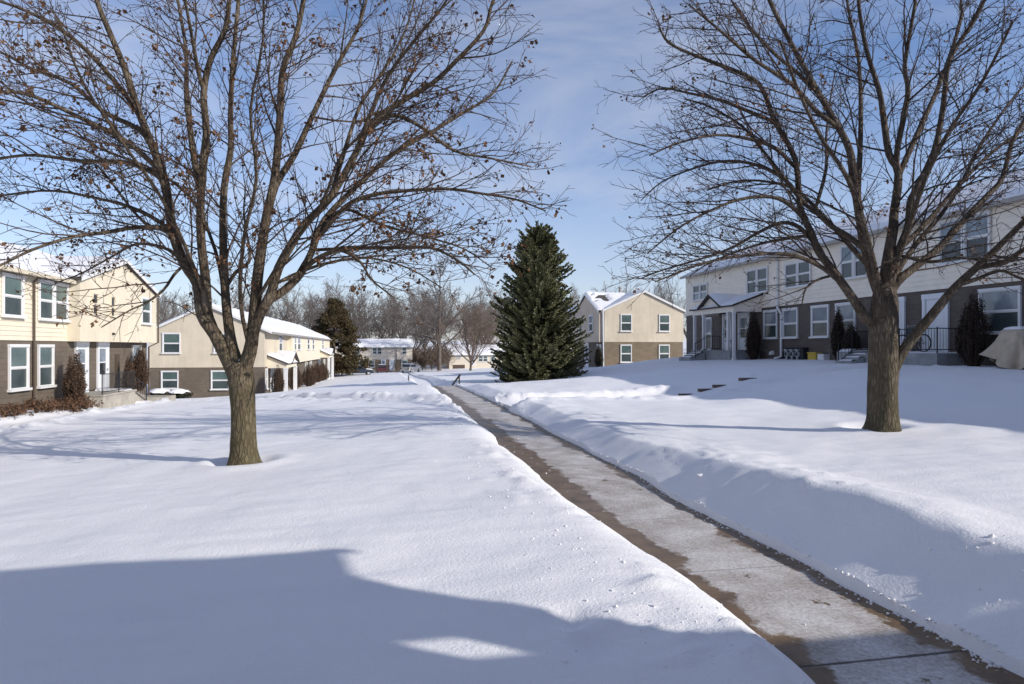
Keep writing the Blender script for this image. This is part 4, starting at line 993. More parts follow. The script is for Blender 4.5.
TREE_B={'base':(7.89, 9.3, -1.35),'trunk':([(0.0, 0.01, -0.04), (0.0, 0.0, 0.06), (0.01, 0.0, 0.24), (0.02, 0.0, 0.65), (0.03, 0.0, 1.17), (0.03, 0.0, 1.63), (0.03, 0.0, 1.9), (0.04, 0.0, 2.1), (0.04, 0.0, 2.28), (0.04, 0.0, 2.43)], [0.326, 0.285, 0.261, 0.251, 0.251, 0.241, 0.235, 0.225, 0.188, 0.065]),'limbs':[
 (0.117,0.026,[(0.02,0.0,0.65),(0.15,-0.12,1.09),(0.3,-0.24,1.37),(0.53,-0.47,1.9),(0.7,-0.66,2.28),(0.92,-0.86,2.57),(1.11,-1.06,2.85),(1.32,-1.35,3.28),(1.49,-1.64,3.7),(1.64,-1.93,4.08)]),
 (0.049,0.013,[(0.7,-0.66,2.28),(0.94,-0.8,2.38),(1.19,-0.99,2.49),(1.36,-1.16,2.38),(1.59,-1.42,2.18)]),
 (0.065,0.016,[(0.92,-0.86,2.57),(1.08,-1.17,2.61),(1.11,-1.53,2.74),(1.06,-2.12,2.78),(0.91,-2.73,2.74)]),
 (0.098,0.021,[(0.03,0.0,1.63),(-0.24,0.08,1.82),(-0.4,0.14,2.09),(-0.68,0.25,2.54),(-0.89,0.35,2.94),(-1.0,0.42,3.28),(-1.14,0.51,3.68),(-1.18,0.62,4.5),(-1.43,0.78,5.19),(-1.64,0.92,5.83),(-2.0,1.06,6.13),(-2.66,1.3,6.46),(-3.06,1.45,6.73),(-3.2,1.52,6.96)]),
 (0.106,0.023,[(0.04,0.0,2.1),(-0.15,0.01,2.47),(-0.32,0.0,2.97),(-0.44,-0.01,3.4),(-0.56,-0.06,4.19),(-0.67,-0.07,4.47),(-0.86,-0.08,4.84),(-1.19,-0.08,5.33),(-1.64,-0.08,6.02),(-1.99,-0.1,6.6),(-2.26,-0.11,7.11),(-2.45,-0.15,7.61)]),
 (0.068,0.018,[(-0.43,-0.01,3.35),(-0.38,0.09,3.91),(-0.24,0.22,4.55),(-0.05,0.41,5.43),(0.05,0.65,6.35),(0.1,0.96,7.52),(0.25,1.29,8.81)]),
 (0.065,0.016,[(-0.3,0.0,2.91),(-0.54,0.12,3.16),(-0.76,0.24,3.32),(-0.96,0.38,3.59),(-1.11,0.48,3.76),(-1.32,0.66,4.18),(-1.55,0.89,4.74),(-1.87,1.15,5.24),(-2.28,1.44,5.66),(-2.65,1.67,5.9)]),
 (0.111,0.024,[(0.01,0.0,2.15),(0.1,0.0,2.77),(0.15,0.0,3.31),(0.21,0.0,3.51),(0.29,0.0,4.19),(0.17,0.04,4.52),(0.03,0.09,5.1),(0.01,0.11,5.58),(-0.14,0.16,6.28),(-0.28,0.22,7.09),(-0.35,0.27,8.11)]),
 (0.068,0.018,[(0.29,0.0,4.19),(0.21,-0.07,4.54),(0.1,-0.34,5.32),(-0.02,-0.51,5.74),(-0.2,-0.9,6.51),(-0.45,-1.28,7.14)]),
 (0.068,0.018,[(0.28,0.0,4.1),(0.46,0.04,4.42),(1.09,0.23,5.33),(1.57,0.4,6.09),(2.13,0.69,7.23),(2.32,0.79,7.65),(2.85,1.15,9.02)]),
 (0.095,0.023,[(0.02,0.0,2.22),(0.13,-0.05,2.52),(0.2,-0.1,2.84),(0.29,-0.17,3.22),(0.29,-0.21,3.47),(0.32,-0.26,3.77),(0.56,-0.41,4.41),(0.63,-0.55,5.12),(0.65,-0.68,5.77),(0.83,-0.84,6.31),(0.92,-0.93,6.61),(1.06,-1.11,7.27)]),
 (0.088,0.021,[(0.04,0.0,2.1),(0.26,-0.01,2.41),(0.64,-0.03,2.66),(1.08,-0.05,3.0),(1.6,-0.05,3.53),(2.0,-0.05,3.95),(2.26,-0.05,4.2),(2.52,-0.01,4.79),(2.77,0.01,5.2),(3.25,0.06,5.97),(3.66,0.13,6.91)]),
 (0.059,0.016,[(0.22,-0.12,2.94),(0.86,-0.02,3.45),(1.67,0.17,4.14),(2.54,0.36,4.79),(3.35,0.52,5.28),(4.39,0.73,5.96)]),
 (0.055,0.011,[(-0.61,0.23,2.42),(-0.91,0.19,2.62),(-1.35,0.13,2.75),(-1.78,0.06,2.83),(-2.54,-0.08,2.77),(-3.23,-0.25,2.58),(-3.8,-0.41,2.42),(-4.16,-0.53,2.27)]),
 (0.052,0.011,[(-0.9,0.36,2.98),(-1.15,0.49,3.34),(-1.42,0.62,3.47),(-1.78,0.81,3.31),(-2.07,0.99,3.07),(-2.57,1.25,2.9),(-3.05,1.52,2.75),(-3.47,1.76,2.55)]),
 (0.052,0.011,[(-1.05,0.45,3.43),(-1.37,0.44,3.7),(-1.74,0.43,3.8),(-2.3,0.4,3.74),(-2.94,0.35,3.49),(-3.49,0.27,3.16),(-3.97,0.19,2.82)]),
 (0.052,0.011,[(-1.14,0.5,3.81),(-1.29,0.7,4.19),(-1.57,1.0,4.51),(-1.93,1.37,4.68),(-2.31,1.76,4.68),(-2.77,2.28,4.48),(-3.1,2.7,4.22)]),
 (0.049,0.011,[(-1.17,0.61,4.39),(-1.62,0.47,4.64),(-2.18,0.3,4.72),(-2.94,0.03,4.64),(-3.67,-0.29,4.34),(-4.27,-0.61,4.07)]),
 (0.049,0.011,[(-1.43,0.78,5.19),(-1.79,0.95,5.4),(-2.22,1.2,5.67),(-2.65,1.47,5.88),(-3.1,1.74,5.99),(-3.35,1.91,5.89)]),
 (0.046,0.011,[(-0.78,0.3,2.74),(-0.86,0.58,3.2),(-1.13,0.95,3.25),(-1.42,1.41,3.19),(-1.84,2.1,2.96),(-2.11,2.57,2.76)]),
 (0.042,0.011,[(-0.96,0.38,3.59),(-0.61,0.57,4.36),(-0.45,0.76,4.94),(-0.22,1.0,5.63),(0.06,1.26,6.4)]),
 (0.052,0.013,[(-0.86,-0.08,4.84),(-1.33,-0.15,5.07),(-1.87,-0.3,5.36),(-2.58,-0.51,5.6),(-3.17,-0.71,5.75),(-3.58,-0.9,5.91),(-3.87,-1.04,6.01)]),
 (0.052,0.013,[(-1.19,-0.08,5.33),(-1.38,0.16,5.74),(-1.66,0.56,6.3),(-1.86,0.99,7.0),(-2.01,1.41,7.73)]),
 (0.036,0.01,[(-0.68,0.25,2.54),(-1.01,0.23,2.45),(-1.26,0.18,2.27),(-1.4,0.09,2.01)]),
 (0.042,0.011,[(0.2,-0.1,2.84),(0.47,-0.45,2.69),(0.6,-0.78,2.71),(0.7,-1.19,2.6),(0.74,-1.56,2.64)]),
 (0.059,0.015,[(-0.19,0.01,2.6),(-0.38,0.4,3.15),(-0.54,0.82,3.65),(-0.76,1.35,4.2),(-1.24,2.06,4.53),(-1.71,2.74,4.48)]),
 (0.059,0.016,[(-0.06,0.0,2.29),(-0.49,-0.27,3.04),(-1.16,-0.72,3.84),(-1.84,-1.07,4.28),(-2.5,-1.46,4.66),(-3.18,-2.06,5.12)]),
 (0.059,0.016,[(0.05,0.0,2.38),(0.13,-0.32,3.05),(0.03,-0.83,3.86),(-0.03,-1.34,4.45),(-0.08,-1.94,4.91),(-0.39,-2.57,5.38)]),
 (0.059,0.016,[(0.05,-0.01,2.3),(0.78,0.18,3.06),(1.75,0.47,3.92),(2.92,0.89,5.17),(4.12,1.27,6.34),(5.47,1.61,7.38)]),
]}
tA = big_tree(TREE_A, 'bare_tree', 'bare tree with rusty dead leaf clusters on the snow before the left houses', (M['bark'], M['twig']), 5, .28, .066, .92)
tB = big_tree(TREE_B, 'bare_tree', 'bare tree with a low limb leaning right, before the shaded right row house', (M['bark_b'], M['twig_b']), 8, .14, .055, .92)
# snow caught in the forks
for t, pos in ((tA, (.0, -.02, 1.56)), (tB, (-.01, -.02, 2.36))):
    mb = MB()
    for k in range(7):
        a = 2 * math.pi * k / 7
        mb.v.append((pos[0] + .09 * math.cos(a), pos[1] + .07 * math.sin(a), pos[2] - .03))
    mb.v.append((pos[0], pos[1], pos[2] + .03))
    for k in range(7): mb.f.append((k, (k + 1) % 7, 7)); mb.m.append(0)
    mb.build('snow_in_fork', M['roof_snow'], t, smooth=True, off=(0, 0, 0))

# ------------------------------------------------------------------ far bare trees
def far_tree_mesh(seed, H, spread, trunk_h, nl, fine, up=.6, style='vase'):
    rng = random.Random(seed); tr = Twigs(); tw = Twigs(); r0 = H * .018
    top = grow(Vector((0, 0, -.6)), Vector((rng.gauss(0, .04), rng.gauss(0, .04), 1)), trunk_h + .6, 6, rng, Vector((0, 0, .1)), .02)
    tr.add(top, r0 * 1.15, r0 * .85, 8)
    def sub(pts, r, lvl, ln):
        n = len(pts); k = {1: rng.randint(9, 13), 2: rng.randint(8, 11), 3: rng.randint(4, 6)}[lvl]
        for j in range(k):
            t = .18 + .82 * (j + rng.random()) / k; f = t * (n - 1); i = min(int(f), n - 2)
            p = pts[i].lerp(pts[i + 1], f - i); d = (pts[i + 1] - pts[i]).normalized(); q = rnd_perp(d, rng)
            a = math.radians(rng.uniform(22, 52)); cd = d * math.cos(a) + q * math.sin(a)
            l2 = ln * rng.uniform(.32, .58) * (1.15 - .55 * t)
            bp = grow(p, cd, l2, 5 if lvl < 3 else 3, rng, Vector((0, 0, .9 / H * up)), .09)
            r2 = max(fine, r * .45)
            tw.add(bp, r2, max(fine * .6, r2 * .4), 4 if lvl < 2 else 3)
            if lvl < 3: sub(bp, r2, lvl + 1, l2)
    for j in range(nl):
        a = 2.4 * j + rng.uniform(-.4, .4); el = math.radians(rng.uniform(38, 78) if style == 'vase' else rng.uniform(15, 75))
        d = Vector((math.cos(a) * math.cos(el), math.sin(a) * math.cos(el), math.sin(el)))
        st = top[-1 - (j % 3)]
        ln = (H - trunk_h) * rng.uniform(.75, 1.0) * (1 if style == 'vase' else .85)
        bp = grow(Vector(st), d, ln, 7, rng, Vector((0, 0, .8 / H)), .06)
        tr.add(bp, r0 * .55, fine, 5); sub(bp, r0 * .4, 1, ln)
    if style == 'leader':
        bp = grow(top[-1], Vector((0, 0, 1)), H - trunk_h, 8, rng, Vector((0, 0, .2)), .04); tr.add(bp, r0 * .85, fine, 6); sub(bp, r0 * .5, 1, (H - trunk_h) * .8)
    a = tr.arrays(); b = tw.arrays()
    return a, b
def far_tree(spec, loc, label, mats, group):
    root = thing('bare_tree', label, 'tree', loc, group)
    (a, b) = spec
    quads_object('trunk', a[0], a[1], mats[0], root); quads_object('crown', b[0], b[1], mats[1], root)
    return root
WG = 'bare trees of the wood beyond the houses'
WL = 'bare grey-brown tree in the wood beyond the houses'
protos = []
for i, (H, sp, th, nl, st) in enumerate(((20, 8, 3.5, 7, 'vase'), (23, 8, 5, 8, 'leader'), (17, 9, 3, 8, 'vase'))):
    protos.append(far_tree_mesh(100 + i, H, sp, th, nl, .022, .6, st))
WOOD = [(-62, 150, 0, 1.0), (-50, 165, 2, 1.0), (-44, 142, 0, .8), (-36, 158, 1, .85), (-30, 175, 0, .95), (-27, 150, 2, .85), (-19, 150, 0, .95), (-13, 165, 1, .85), (-9, 150, 2, 1.0),
        (-4, 158, 0, .92), (0, 178, 2, 1.0), (5, 152, 0, .86), (-14, 192, 0, 1.05), (9, 172, 2, 1.05), (13, 190, 0, 1.0), (22, 170, 2, .9), (28, 188, 0, 1.0), (34, 160, 2, .8), (-22, 205, 2, 1.1), (4, 215, 0, 1.1), (30, 215, 2, 1.0),
        (52, 165, 0, .92), (60, 150, 2, .9), (68, 168, 0, 1.0), (47, 185, 2, 1.05), (76, 155, 0, .95), (86, 150, 2, 1.0), (95, 165, 0, 1.05), (40, 205, 0, 1.0), (-75, 160, 2, 1.0), (-66, 125, 0, .7), (-54, 118, 2, .75)]
first = {}
for i, (x, y, k, s) in enumerate(WOOD):
    loc = (x, y, hz(x, y) - .2)
    if k not in first:
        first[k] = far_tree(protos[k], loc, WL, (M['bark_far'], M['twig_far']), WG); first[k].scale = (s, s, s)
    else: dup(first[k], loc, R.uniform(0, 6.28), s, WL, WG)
# two that stand out in front of the wood
p = far_tree_mesh(131, 20.5, 7, 7.5, 8, .020, .5, 'leader')
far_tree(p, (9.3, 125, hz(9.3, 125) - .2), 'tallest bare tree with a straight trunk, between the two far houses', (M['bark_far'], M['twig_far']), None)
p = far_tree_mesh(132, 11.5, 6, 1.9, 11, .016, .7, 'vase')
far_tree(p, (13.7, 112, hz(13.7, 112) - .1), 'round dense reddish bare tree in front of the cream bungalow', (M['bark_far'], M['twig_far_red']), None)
p = far_tree_mesh(133, 3.4, 3, .4, 9, .014, .8, 'vase')
b0 = far_tree(p, (8.0, 128, hz(8, 128)), 'leafless brush in the gap between the two houses at the foot of the slope', (M['bark_far'], M['twig_far_red']), 'leafless brush at the foot of the slope')
b0['category'] = 'bush'; b0.name = 'brush'
for x, y, s in ((6.4, 131, .9), (10.2, 133, 1.1), (7.3, 137, 1.2), (11.5, 138, 1.3), (5.2, 139, 1.2), (9, 143, 1.4), (14, 152, 1.5), (18, 153, 1.5), (4, 150, 1.5), (-2, 147, 1.6), (23, 155, 1.6)):
    dup(b0, (x, y, hz(x, y)), R.uniform(0, 6), s).name = 'brush'

# ------------------------------------------------------------------ evergreens
def sprays(V, F, p, d, ln, w, rng):
    """a needle-covered shoot: two crossed narrow leaves-shaped faces"""
    q = rnd_perp(d, rng); r = d.cross(q)
    for ax in (q, r):
        i = len(V); m = p + d * ln * .45
        V.extend([tuple(p), tuple(m + ax * w), tuple(p + d * ln), tuple(m - ax * w)]); F.append((i, i + 1, i + 2, i + 3))
def spruce(loc, H, prof, seed, label, dense=1.0):
    rng = random.Random(seed); root = thing('spruce', label, 'tree', loc)
    tk = MB(); tk.tube([(0, 0, -.3), (0, 0, H * .5), (.05, 0, H * .97)], [.2, .12, .02], 8); tk.build('trunk', M['bark'], root, smooth=True, fix=False, off=(0, 0, 0))
    V = []; F = []; tw = Twigs()
    def stem(ox, oy, z0, z1, prof, Ht, zoff):
        z = z0
        while z < z1:
            t = (z - zoff) / Ht; Rm = np.interp(t, [q[0] for q in prof], [q[1] for q in prof])
            nb = int((10 + 15 * (1 - t)) * dense); lx = ox * min(1, (z - z0) / max(.1, z1 - z0) * 1.6)
            for k in range(nb):
                a = rng.uniform(0, 6.283); Rb = Rm * rng.uniform(.55, 1.08) * (1 + .10 * math.sin(3 * a + z * 1.3))
                if Rb < .06: continue
                d = Vector((math.cos(a), math.sin(a), 0)); n = 6; pts = []
                zz = z + rng.uniform(-.2, .2); up = rng.uniform(-.12, .1) + .55 * t
                for i in range(n):
                    q = i / (n - 1); pts.append(Vector((lx + d.x * Rb * q, oy + d.y * Rb * q, zz + Rb * (up * q - .16 * (1 - t) * math.sin(q * 2.2) + .12 * q ** 3))))
                tw.add(pts, .02 * (1 - t) + .006, .004, 3)
                lat = Vector((-d.y, d.x, 0)); k2 = max(4, int(Rb * .8 / .07))
                for j in range(k2):
                    q = .2 + .8 * (j + rng.random()) / k2; f = q * (n - 1); i = min(int(f), n - 2); p = pts[i].lerp(pts[i + 1], f - i); bd = (pts[i + 1] - pts[i]).normalized()
                    for sd in (-1, 1):
                        ll = (.13 + .26 * (1 - q)) * min(1, Rb / 1.2 + .3) * rng.uniform(.6, 1.2)
                        sd_ = (bd * .7 + lat * sd * .8 + Vector((0, 0, rng.uniform(-.75, .3)))).normalized()
                        sprays(V, F, p, sd_, ll, .04 + .035 * rng.random(), rng)
                for _ in range(7): sprays(V, F, pts[-2].lerp(pts[-1], rng.random()), ((pts[-1] - pts[-2]).normalized() + Vector((rng.gauss(0, .45), rng.gauss(0, .45), rng.gauss(0, .4)))).normalized(), rng.uniform(.12, .24), .045, rng)
            z += .10 + .05 * rng.random()
        for k in range(40):
            sprays(V, F, Vector((ox + rng.gauss(0, .08), oy + rng.gauss(0, .08), z1 - rng.uniform(-.1, .5))), Vector((rng.gauss(0, .6), rng.gauss(0, .6), .7)).normalized(), .26, .05, rng)
    stem(0, 0, .12, H * .975, prof, H, 0)
    stem(.55, -.1, H * .72, H * .935, [(0, .8), (.6, .62), (1, .25)], H * .21, H * .72)
    SV = []; SF = []
    for _ in range(260):
        i = rng.randrange(len(F)); p = Vector(V[F[i][2]]) * .93; p.z = V[F[i][2]][2] + .02
        a0 = rng.uniform(0, 6.28); u = Vector((math.cos(a0), math.sin(a0), rng.uniform(-.3, .3))) * rng.uniform(.03, .09); w_ = Vector((-u.y, u.x, .02)) * .7; k = len(SV)
        SV.extend([tuple(p - u), tuple(p + w_), tuple(p + u), tuple(p - w_)]); SF.append((k, k + 1, k + 2, k + 3))
    quads_object('caught_snow', np.array(SV), np.array(SF), M['roof_snow'], root, False)['kind'] = 'stuff'
    a, b = tw.arrays(); quads_object('boughs', a, b, M['bark'], root)
    quads_object('crown', np.array(V), np.array(F), M['needle'], root, False)
    return root
spruce((8.5, 37.0, -2.0), 9.0, [(0, 2.45), (.05, 2.75), (.15, 2.85), (.4, 2.45), (.65, 1.85), (.8, 1.35), (.9, .95), (.96, .6), (1, .2)], 17, 'tall dense dark green spruce beside the footpath')
def leaf_cloud(name, mat, root, blobs, n, size, seed, tilt=1.0):
    """many small leaf clumps spread through an uneven volume given as blobs (x, y, z, rx, ry, rz)"""
    rng = random.Random(seed); V = []; F = []
    wts = [b[3] * b[4] * b[5] for b in blobs]; tot = sum(wts)
    for b, w in zip(blobs, wts):
        for k in range(max(8, int(n * w / tot))):
            d = Vector((rng.gauss(0, 1), rng.gauss(0, 1), rng.gauss(0, 1))).normalized() * rng.uniform(.35, 1.0) ** .5 * rng.uniform(.82, 1.12)
            p = Vector((b[0] + d.x * b[3], b[1] + d.y * b[4], b[2] + d.z * b[5]))
            leaf_face(V, F, p, size * rng.uniform(.6, 1.4), rng)
    return quads_object(name, np.array(V), np.array(F), mat, root, False)
# dark cedar behind the long left row
rngc = random.Random(3)
cx, cy = -9.0, 108.0; czb = hz(cx, cy)
root = thing('cedar', 'dark brownish evergreen rising behind the far end of the long left row house', 'tree', (cx, cy, czb))
tk = MB(); tk.tube([(0, 0, -.3), (.1, 0, 6), (.3, 0, 11)], [.35, .22, .05], 8); tk.build('trunk', M['bark'], root, fix=False, off=(0, 0, 0))
bl = []
for k in range(260):
    t = rngc.random() ** 1.35; z = .8 + 11.4 * t; Rm = np.interp(t, [0, .12, .35, .7, .9, 1], [4.6, 5.6, 4.8, 2.6, 1.2, .4]); a = rngc.uniform(0, 6.283); rr = Rm * rngc.uniform(.5, 1.0)
    bl.append((rr * math.cos(a) + .3 * t, rr * math.sin(a), z, .95 * rngc.uniform(.6, 1.2), .95, .42 * rngc.uniform(.6, 1.3)))
leaf_cloud('crown', M['cedar'], root, bl, 42000, .24, 5)

# loose crumbs of snow thrown by the shovel: along the foot and the crest of the banks
def crumbs():
    rng = random.Random(77); V = []; F = []
    ico = [Vector(q).normalized() for q in ((1, 0, 0), (-1, 0, 0), (0, 1, 0), (0, -1, 0), (0, 0, 1), (0, 0, -1))]
    tri = ((0, 2, 4), (2, 1, 4), (1, 3, 4), (3, 0, 4), (2, 0, 5), (1, 2, 5), (3, 1, 5), (0, 3, 5))
    xs = []; ys = []; ss = []
    for _ in range(750):
        y = 3.0 + 17 * rng.random() ** 1.5; xs.append(3.25 - abs(rng.gauss(0, .05)) + .02); ys.append(y); ss.append(rng.uniform(.005, .016))
    for _ in range(260):
        y = 2.8 + 16 * rng.random() ** 1.3
        if vnoise(y * .7, 0.0, 5) < -.1: continue
        xs.append(3.95 + rng.gauss(0, .4)); ys.append(y); ss.append(rng.uniform(.006, .03) ** 1.0 * (.5 + rng.random() ** 3))
    for _ in range(900):
        y = 2.8 + 14 * rng.random() ** 1.2; xs.append(1.5 + rng.gauss(0, .35)); ys.append(y); ss.append(rng.uniform(.003, .013) * (.5 + rng.random() ** 3))
    xs = np.array(xs); ys = np.array(ys); xs[:750] += wob_r(ys[:750])
    z = np.where((xs < XR + wob_r(ys)) & (xs > XL + wob_l(ys)), walk_z(ys), snow_h(xs, ys))
    for x, y, zz, s in zip(xs, ys, z, ss):
        m = Matrix.Rotation(rng.uniform(0, 6.28), 3, Vector((rng.gauss(0, 1), rng.gauss(0, 1), rng.gauss(0, 1))).normalized()); b = len(V)
        for q in ico: r = m @ (q * s * rng.uniform(.6, 1.3)); V.append((x + r.x, y + r.y, zz + r.z * .75 + s * .25))
        F.extend(tuple(b + i for i in t) for t in tri)
    me = bpy.data.meshes.new('snow_crumbs'); me.from_pydata(V, [], F); me.materials.append(M['roof_snow'])
    o = bpy.data.objects.new('snow_crumbs', me); COL.objects.link(o)
    tag(o, 'loose crumbs of shovelled snow along both edges of the footpath', 'snow crumbs', None, 'stuff')
crumbs()

# ------------------------------------------------------------------ shrubs by the houses
def upright_shrub(x, y, h, r, label, mat, seed, group=None, leaves=1500, stem=True, zb=None):
    rng = random.Random(seed); z0 = hz(x, y) - .03 if zb is None else zb
    root = thing('upright_shrub', label, 'shrub', (x, y, z0), group)
    tw = Twigs(); bl = []
    for k in range(120):
        a = rng.uniform(0, 6.283); q = rng.random() ** .5
        top = Vector((math.cos(a) * r * q, math.sin(a) * r * q, h * (1 - .35 * q * q) * rng.uniform(.8, 1.04)))
        pts = [Vector((top.x * .3, top.y * .3, 0)), Vector((top.x * .8, top.y * .8, top.z * .3)), Vector((top.x * 1.0, top.y * 1.0, top.z * .62)), Vector((top.x * .62, top.y * .62, top.z))]
        tw.add(pts, .014, .004, 3)
        for j in range(5):
            s = .25 + .75 * (j + rng.random()) / 5; f = s * 3; i = min(int(f), 2); p = pts[i].lerp(pts[i + 1], f - i)
            bl.append((p.x, p.y, p.z, .07, .07, .2))
    a, b = tw.arrays(); quads_object('stems', a, b, M['twig'], root)
    leaf_cloud('foliage', mat, root, bl, int(leaves * 1.2), .06, seed + 1)
    return root
upright_shrub(-12.45, 28.9, 2.3, .42, 'dry brown upright shrub left of the near left stoop', M['dry_shrub'], 1)
upright_shrub(-12.5, 34.6, 2.1, .32, 'thin dark upright shrub right of the two doors of the near left house', M['dry_shrub'], 2, leaves=900)
upright_shrub(-12.65, 36.4, 2.45, .45, 'tall dry brown shrub covering the window at the end of the near left house', M['dry_shrub'], 3, zb=-2.25)
upright_shrub(-8.3, 51.2, 2.35, .55, 'brown upright shrub in front of the first little porch of the long left row', M['dry_shrub'], 4)
upright_shrub(-8.4, 60.6, 2.6, .75, 'brown upright shrub just beyond the first little porch of the long left row', M['dry_shrub'], 5)
for y in (70.5, 73.0, 78.5, 83.0, 86.0): upright_shrub(-8.3, y, 2.4 + .2 * math.sin(y), .75, 'brown upright shrub between the two little porches of the long left row', M['dry_shrub'], int(y), 'shrubs along the long left row', 700)
upright_shrub(19.95, 19.25, 2.75, .55, 'tall dark brown shrub right of the stoop with the bicycle', M['shade_shrub'], 6, None, 2600)
upright_shrub(19.95, 26.2, 2.5, .3, 'thin dark shrub left of the small snow-topped concrete wall', M['shade_shrub'], 7, None, 1500)
upright_shrub(19.9, 25.3, 1.5, .42, 'low dark bush behind the small snow-topped concrete wall', M['shade_shrub'], 8, None, 900, zb=-.5)
upright_shrub(19.9, 33.1, 2.75, .5, 'tall dark shrub right of the white double porch', M['shade_shrub'], 9, None, 2200)
upright_shrub(17.0, 51.6, 1.9, .35, 'slim dark evergreen shrub at the corner of the house beyond the spruce', M['dark_green'], 10, None, 900)
rngh = random.Random(9)
for i, (x, y) in enumerate(((-12.25, 22.6), (-12.2, 23.6), (-12.35, 24.6), (-12.2, 25.5), (-12.3, 26.4), (-12.25, 27.3), (-12.1, 28.1), (-12.0, 28.75), (-11.9, 27.6))):
    z0 = hz(x, y) - .04; h = rngh.uniform(.36, .58)
    root = thing('low_shrub', 'low rust-brown shrub in the row along the foot of the near left house', 'shrub', (x, y, z0), 'low rust-brown shrubs along the near left house')
    bl = [(rngh.gauss(0, .22), rngh.gauss(0, .22), h * rngh.uniform(.35, .9), .2, .2, .14) for _ in range(26)]
    leaf_cloud('foliage', M['rust_shrub'], root, bl, 420, .075, i + 40)
    tw = Twigs()
    for k in range(26):
        a = rngh.uniform(0, 6.28); q = rngh.uniform(.1, .45); tw.add([Vector((0, 0, 0)), Vector((q * .5 * math.cos(a), q * .5 * math.sin(a), h * .5)), Vector((q * math.cos(a), q * math.sin(a), h * rngh.uniform(.7, 1.1)))], .009, .004, 3)
    a, b = tw.arrays(); quads_object('stems', a, b, M['twig'], root)
for i, (x, y, w) in enumerate(((-16.2, 50.2, .75), (-14.9, 50.1, .75))):
    z0 = hz(x, y)
    root = thing('snowy_bush', ['left snow-capped dark bush at the gable end of the long left row', 'right snow-capped dark bush at the gable end of the long left row'][i], 'shrub', (x, y, z0))
    leaf_cloud('foliage', M['dark_green'], root, [(rngh.gauss(0, .35), rngh.gauss(0, .25), .28, .3, .3, .2) for _ in range(14)], 700, .13, i + 60)
    mb = MB(); n0 = 14; mb.v.append((0, 0, .74))
    rings = 5
    for j in range(1, rings + 1):
        for k in range(n0):
            a = 2 * math.pi * k / n0; q = j / rings; rr = w * q * (1 + .12 * math.sin(3 * a + i) + .06 * math.sin(5 * a))
            mb.v.append((rr * math.cos(a), .75 * rr * math.sin(a), .74 - .26 * q ** 2.4 + .05 * math.sin(3 * a + 1.7 * j) * q + .03 * math.sin(7 * a + j)))
    for k in range(n0): mb.f.append((0, 1 + k, 1 + (k + 1) % n0)); mb.m.append(0)
    for j in range(rings - 1):
        for k in range(n0):
            a = 1 + j * n0; mb.f.append((a + k, a + n0 + k, a + n0 + (k + 1) % n0, a + (k + 1) % n0)); mb.m.append(0)
    mb.build('snow_cap', M['roof_snow'], root, smooth=True, off=(0, 0, 0))

# ------------------------------------------------------------------ small things
# timber steps of the side path
ts = thing('timber_steps', 'four short dark timber steps showing through the snow of the right side path', 'steps', (10.3, 19.3, -1.3))
for x, y, zz in ((9.3, 19.3, 0), (9.97, 19.3, 0), (10.5, 19.35, 0), (11.45, 19.4, 0)):
    mb = MB(); z0 = hz(x, y); mb.box(x - .27, x + .27, y - .10, y + .10, z0 - .2, z0 + .035); mb.build('tread', M['timber'], ts)
# bicycle on the right stoop
bk = thing('bicycle', 'dark bicycle leaning behind the railing in front of the white doors', 'bicycle', (19.95, 21.9, -.18))
def wheel(yc):
    ty = MB(); rm = MB(); c = Vector((19.95, yc, .15)); n = 28
    ring = lambda r, k=n: [c + Vector((0, math.cos(2 * math.pi * i / k) * r, math.sin(2 * math.pi * i / k) * r)) for i in range(k + 1)]
    ty.tube(ring(.325), .024, 6, cap=False); rm.tube(ring(.295), .012, 5, cap=False)
    for i in range(14):
        a = 2 * math.pi * i / 14; rm.tube([c + Vector((.02 * (-1) ** i, 0, 0)), c + Vector((0, math.cos(a) * .295, math.sin(a) * .295))], .003, 3)
    rm.tube([c + Vector((-.05, 0, 0)), c + Vector((.05, 0, 0))], .022, 8)
    w = ty.build('wheel', M['rubber'], bk); rm.build('rim', M['chrome'], w)
wheel(21.4); wheel(22.45)
V3 = lambda y, z, x=19.95: (x, y, z)
fm = MB()
for a, b, r in ((V3(21.4, .15), V3(21.82, .15), .012), (V3(21.4, .15), V3(21.68, .56), .010), (V3(21.82, .15), V3(21.66, .66), .017), (V3(21.82, .15), V3(22.22, .60), .019), (V3(21.68, .58), V3(22.20, .66), .017), (V3(22.19, .74), V3(22.26, .52), .02), (V3(22.26, .52), V3(22.45, .15), .014)): fm.tube([a, b], r, 7)
fm.build('frame', M['bike_paint'], bk)
hb = MB(); hb.tube([V3(22.19, .74), V3(22.17, .82)], .013, 6); hb.tube([(19.68, 22.08, .86), (19.8, 22.17, .83), (20.1, 22.17, .83), (20.22, 22.08, .86)], .012, 6); hb.build('handlebar', M['chrome'], bk)
sd = MB(); sd.prism([(19.95, 21.78, .73), (19.87, 21.55, .735), (19.90, 21.50, .74), (20.0, 21.50, .74), (20.03, 21.55, .735)], (0, 0, .05)); sd.tube([V3(21.66, .66), V3(21.64, .73)], .012, 6); sd.build('saddle', M['rubber'], bk)
cr = MB(); cr.tube([(19.88, 21.82, .15), (20.02, 21.82, .15)], .05, 10); cr.tube([(19.86, 21.82, .15), (19.86, 21.92, .03)], .01, 5); cr.tube([(20.04, 21.82, .15), (20.04, 21.72, .27)], .01, 5); cr.build('crank', M['chrome'], bk)
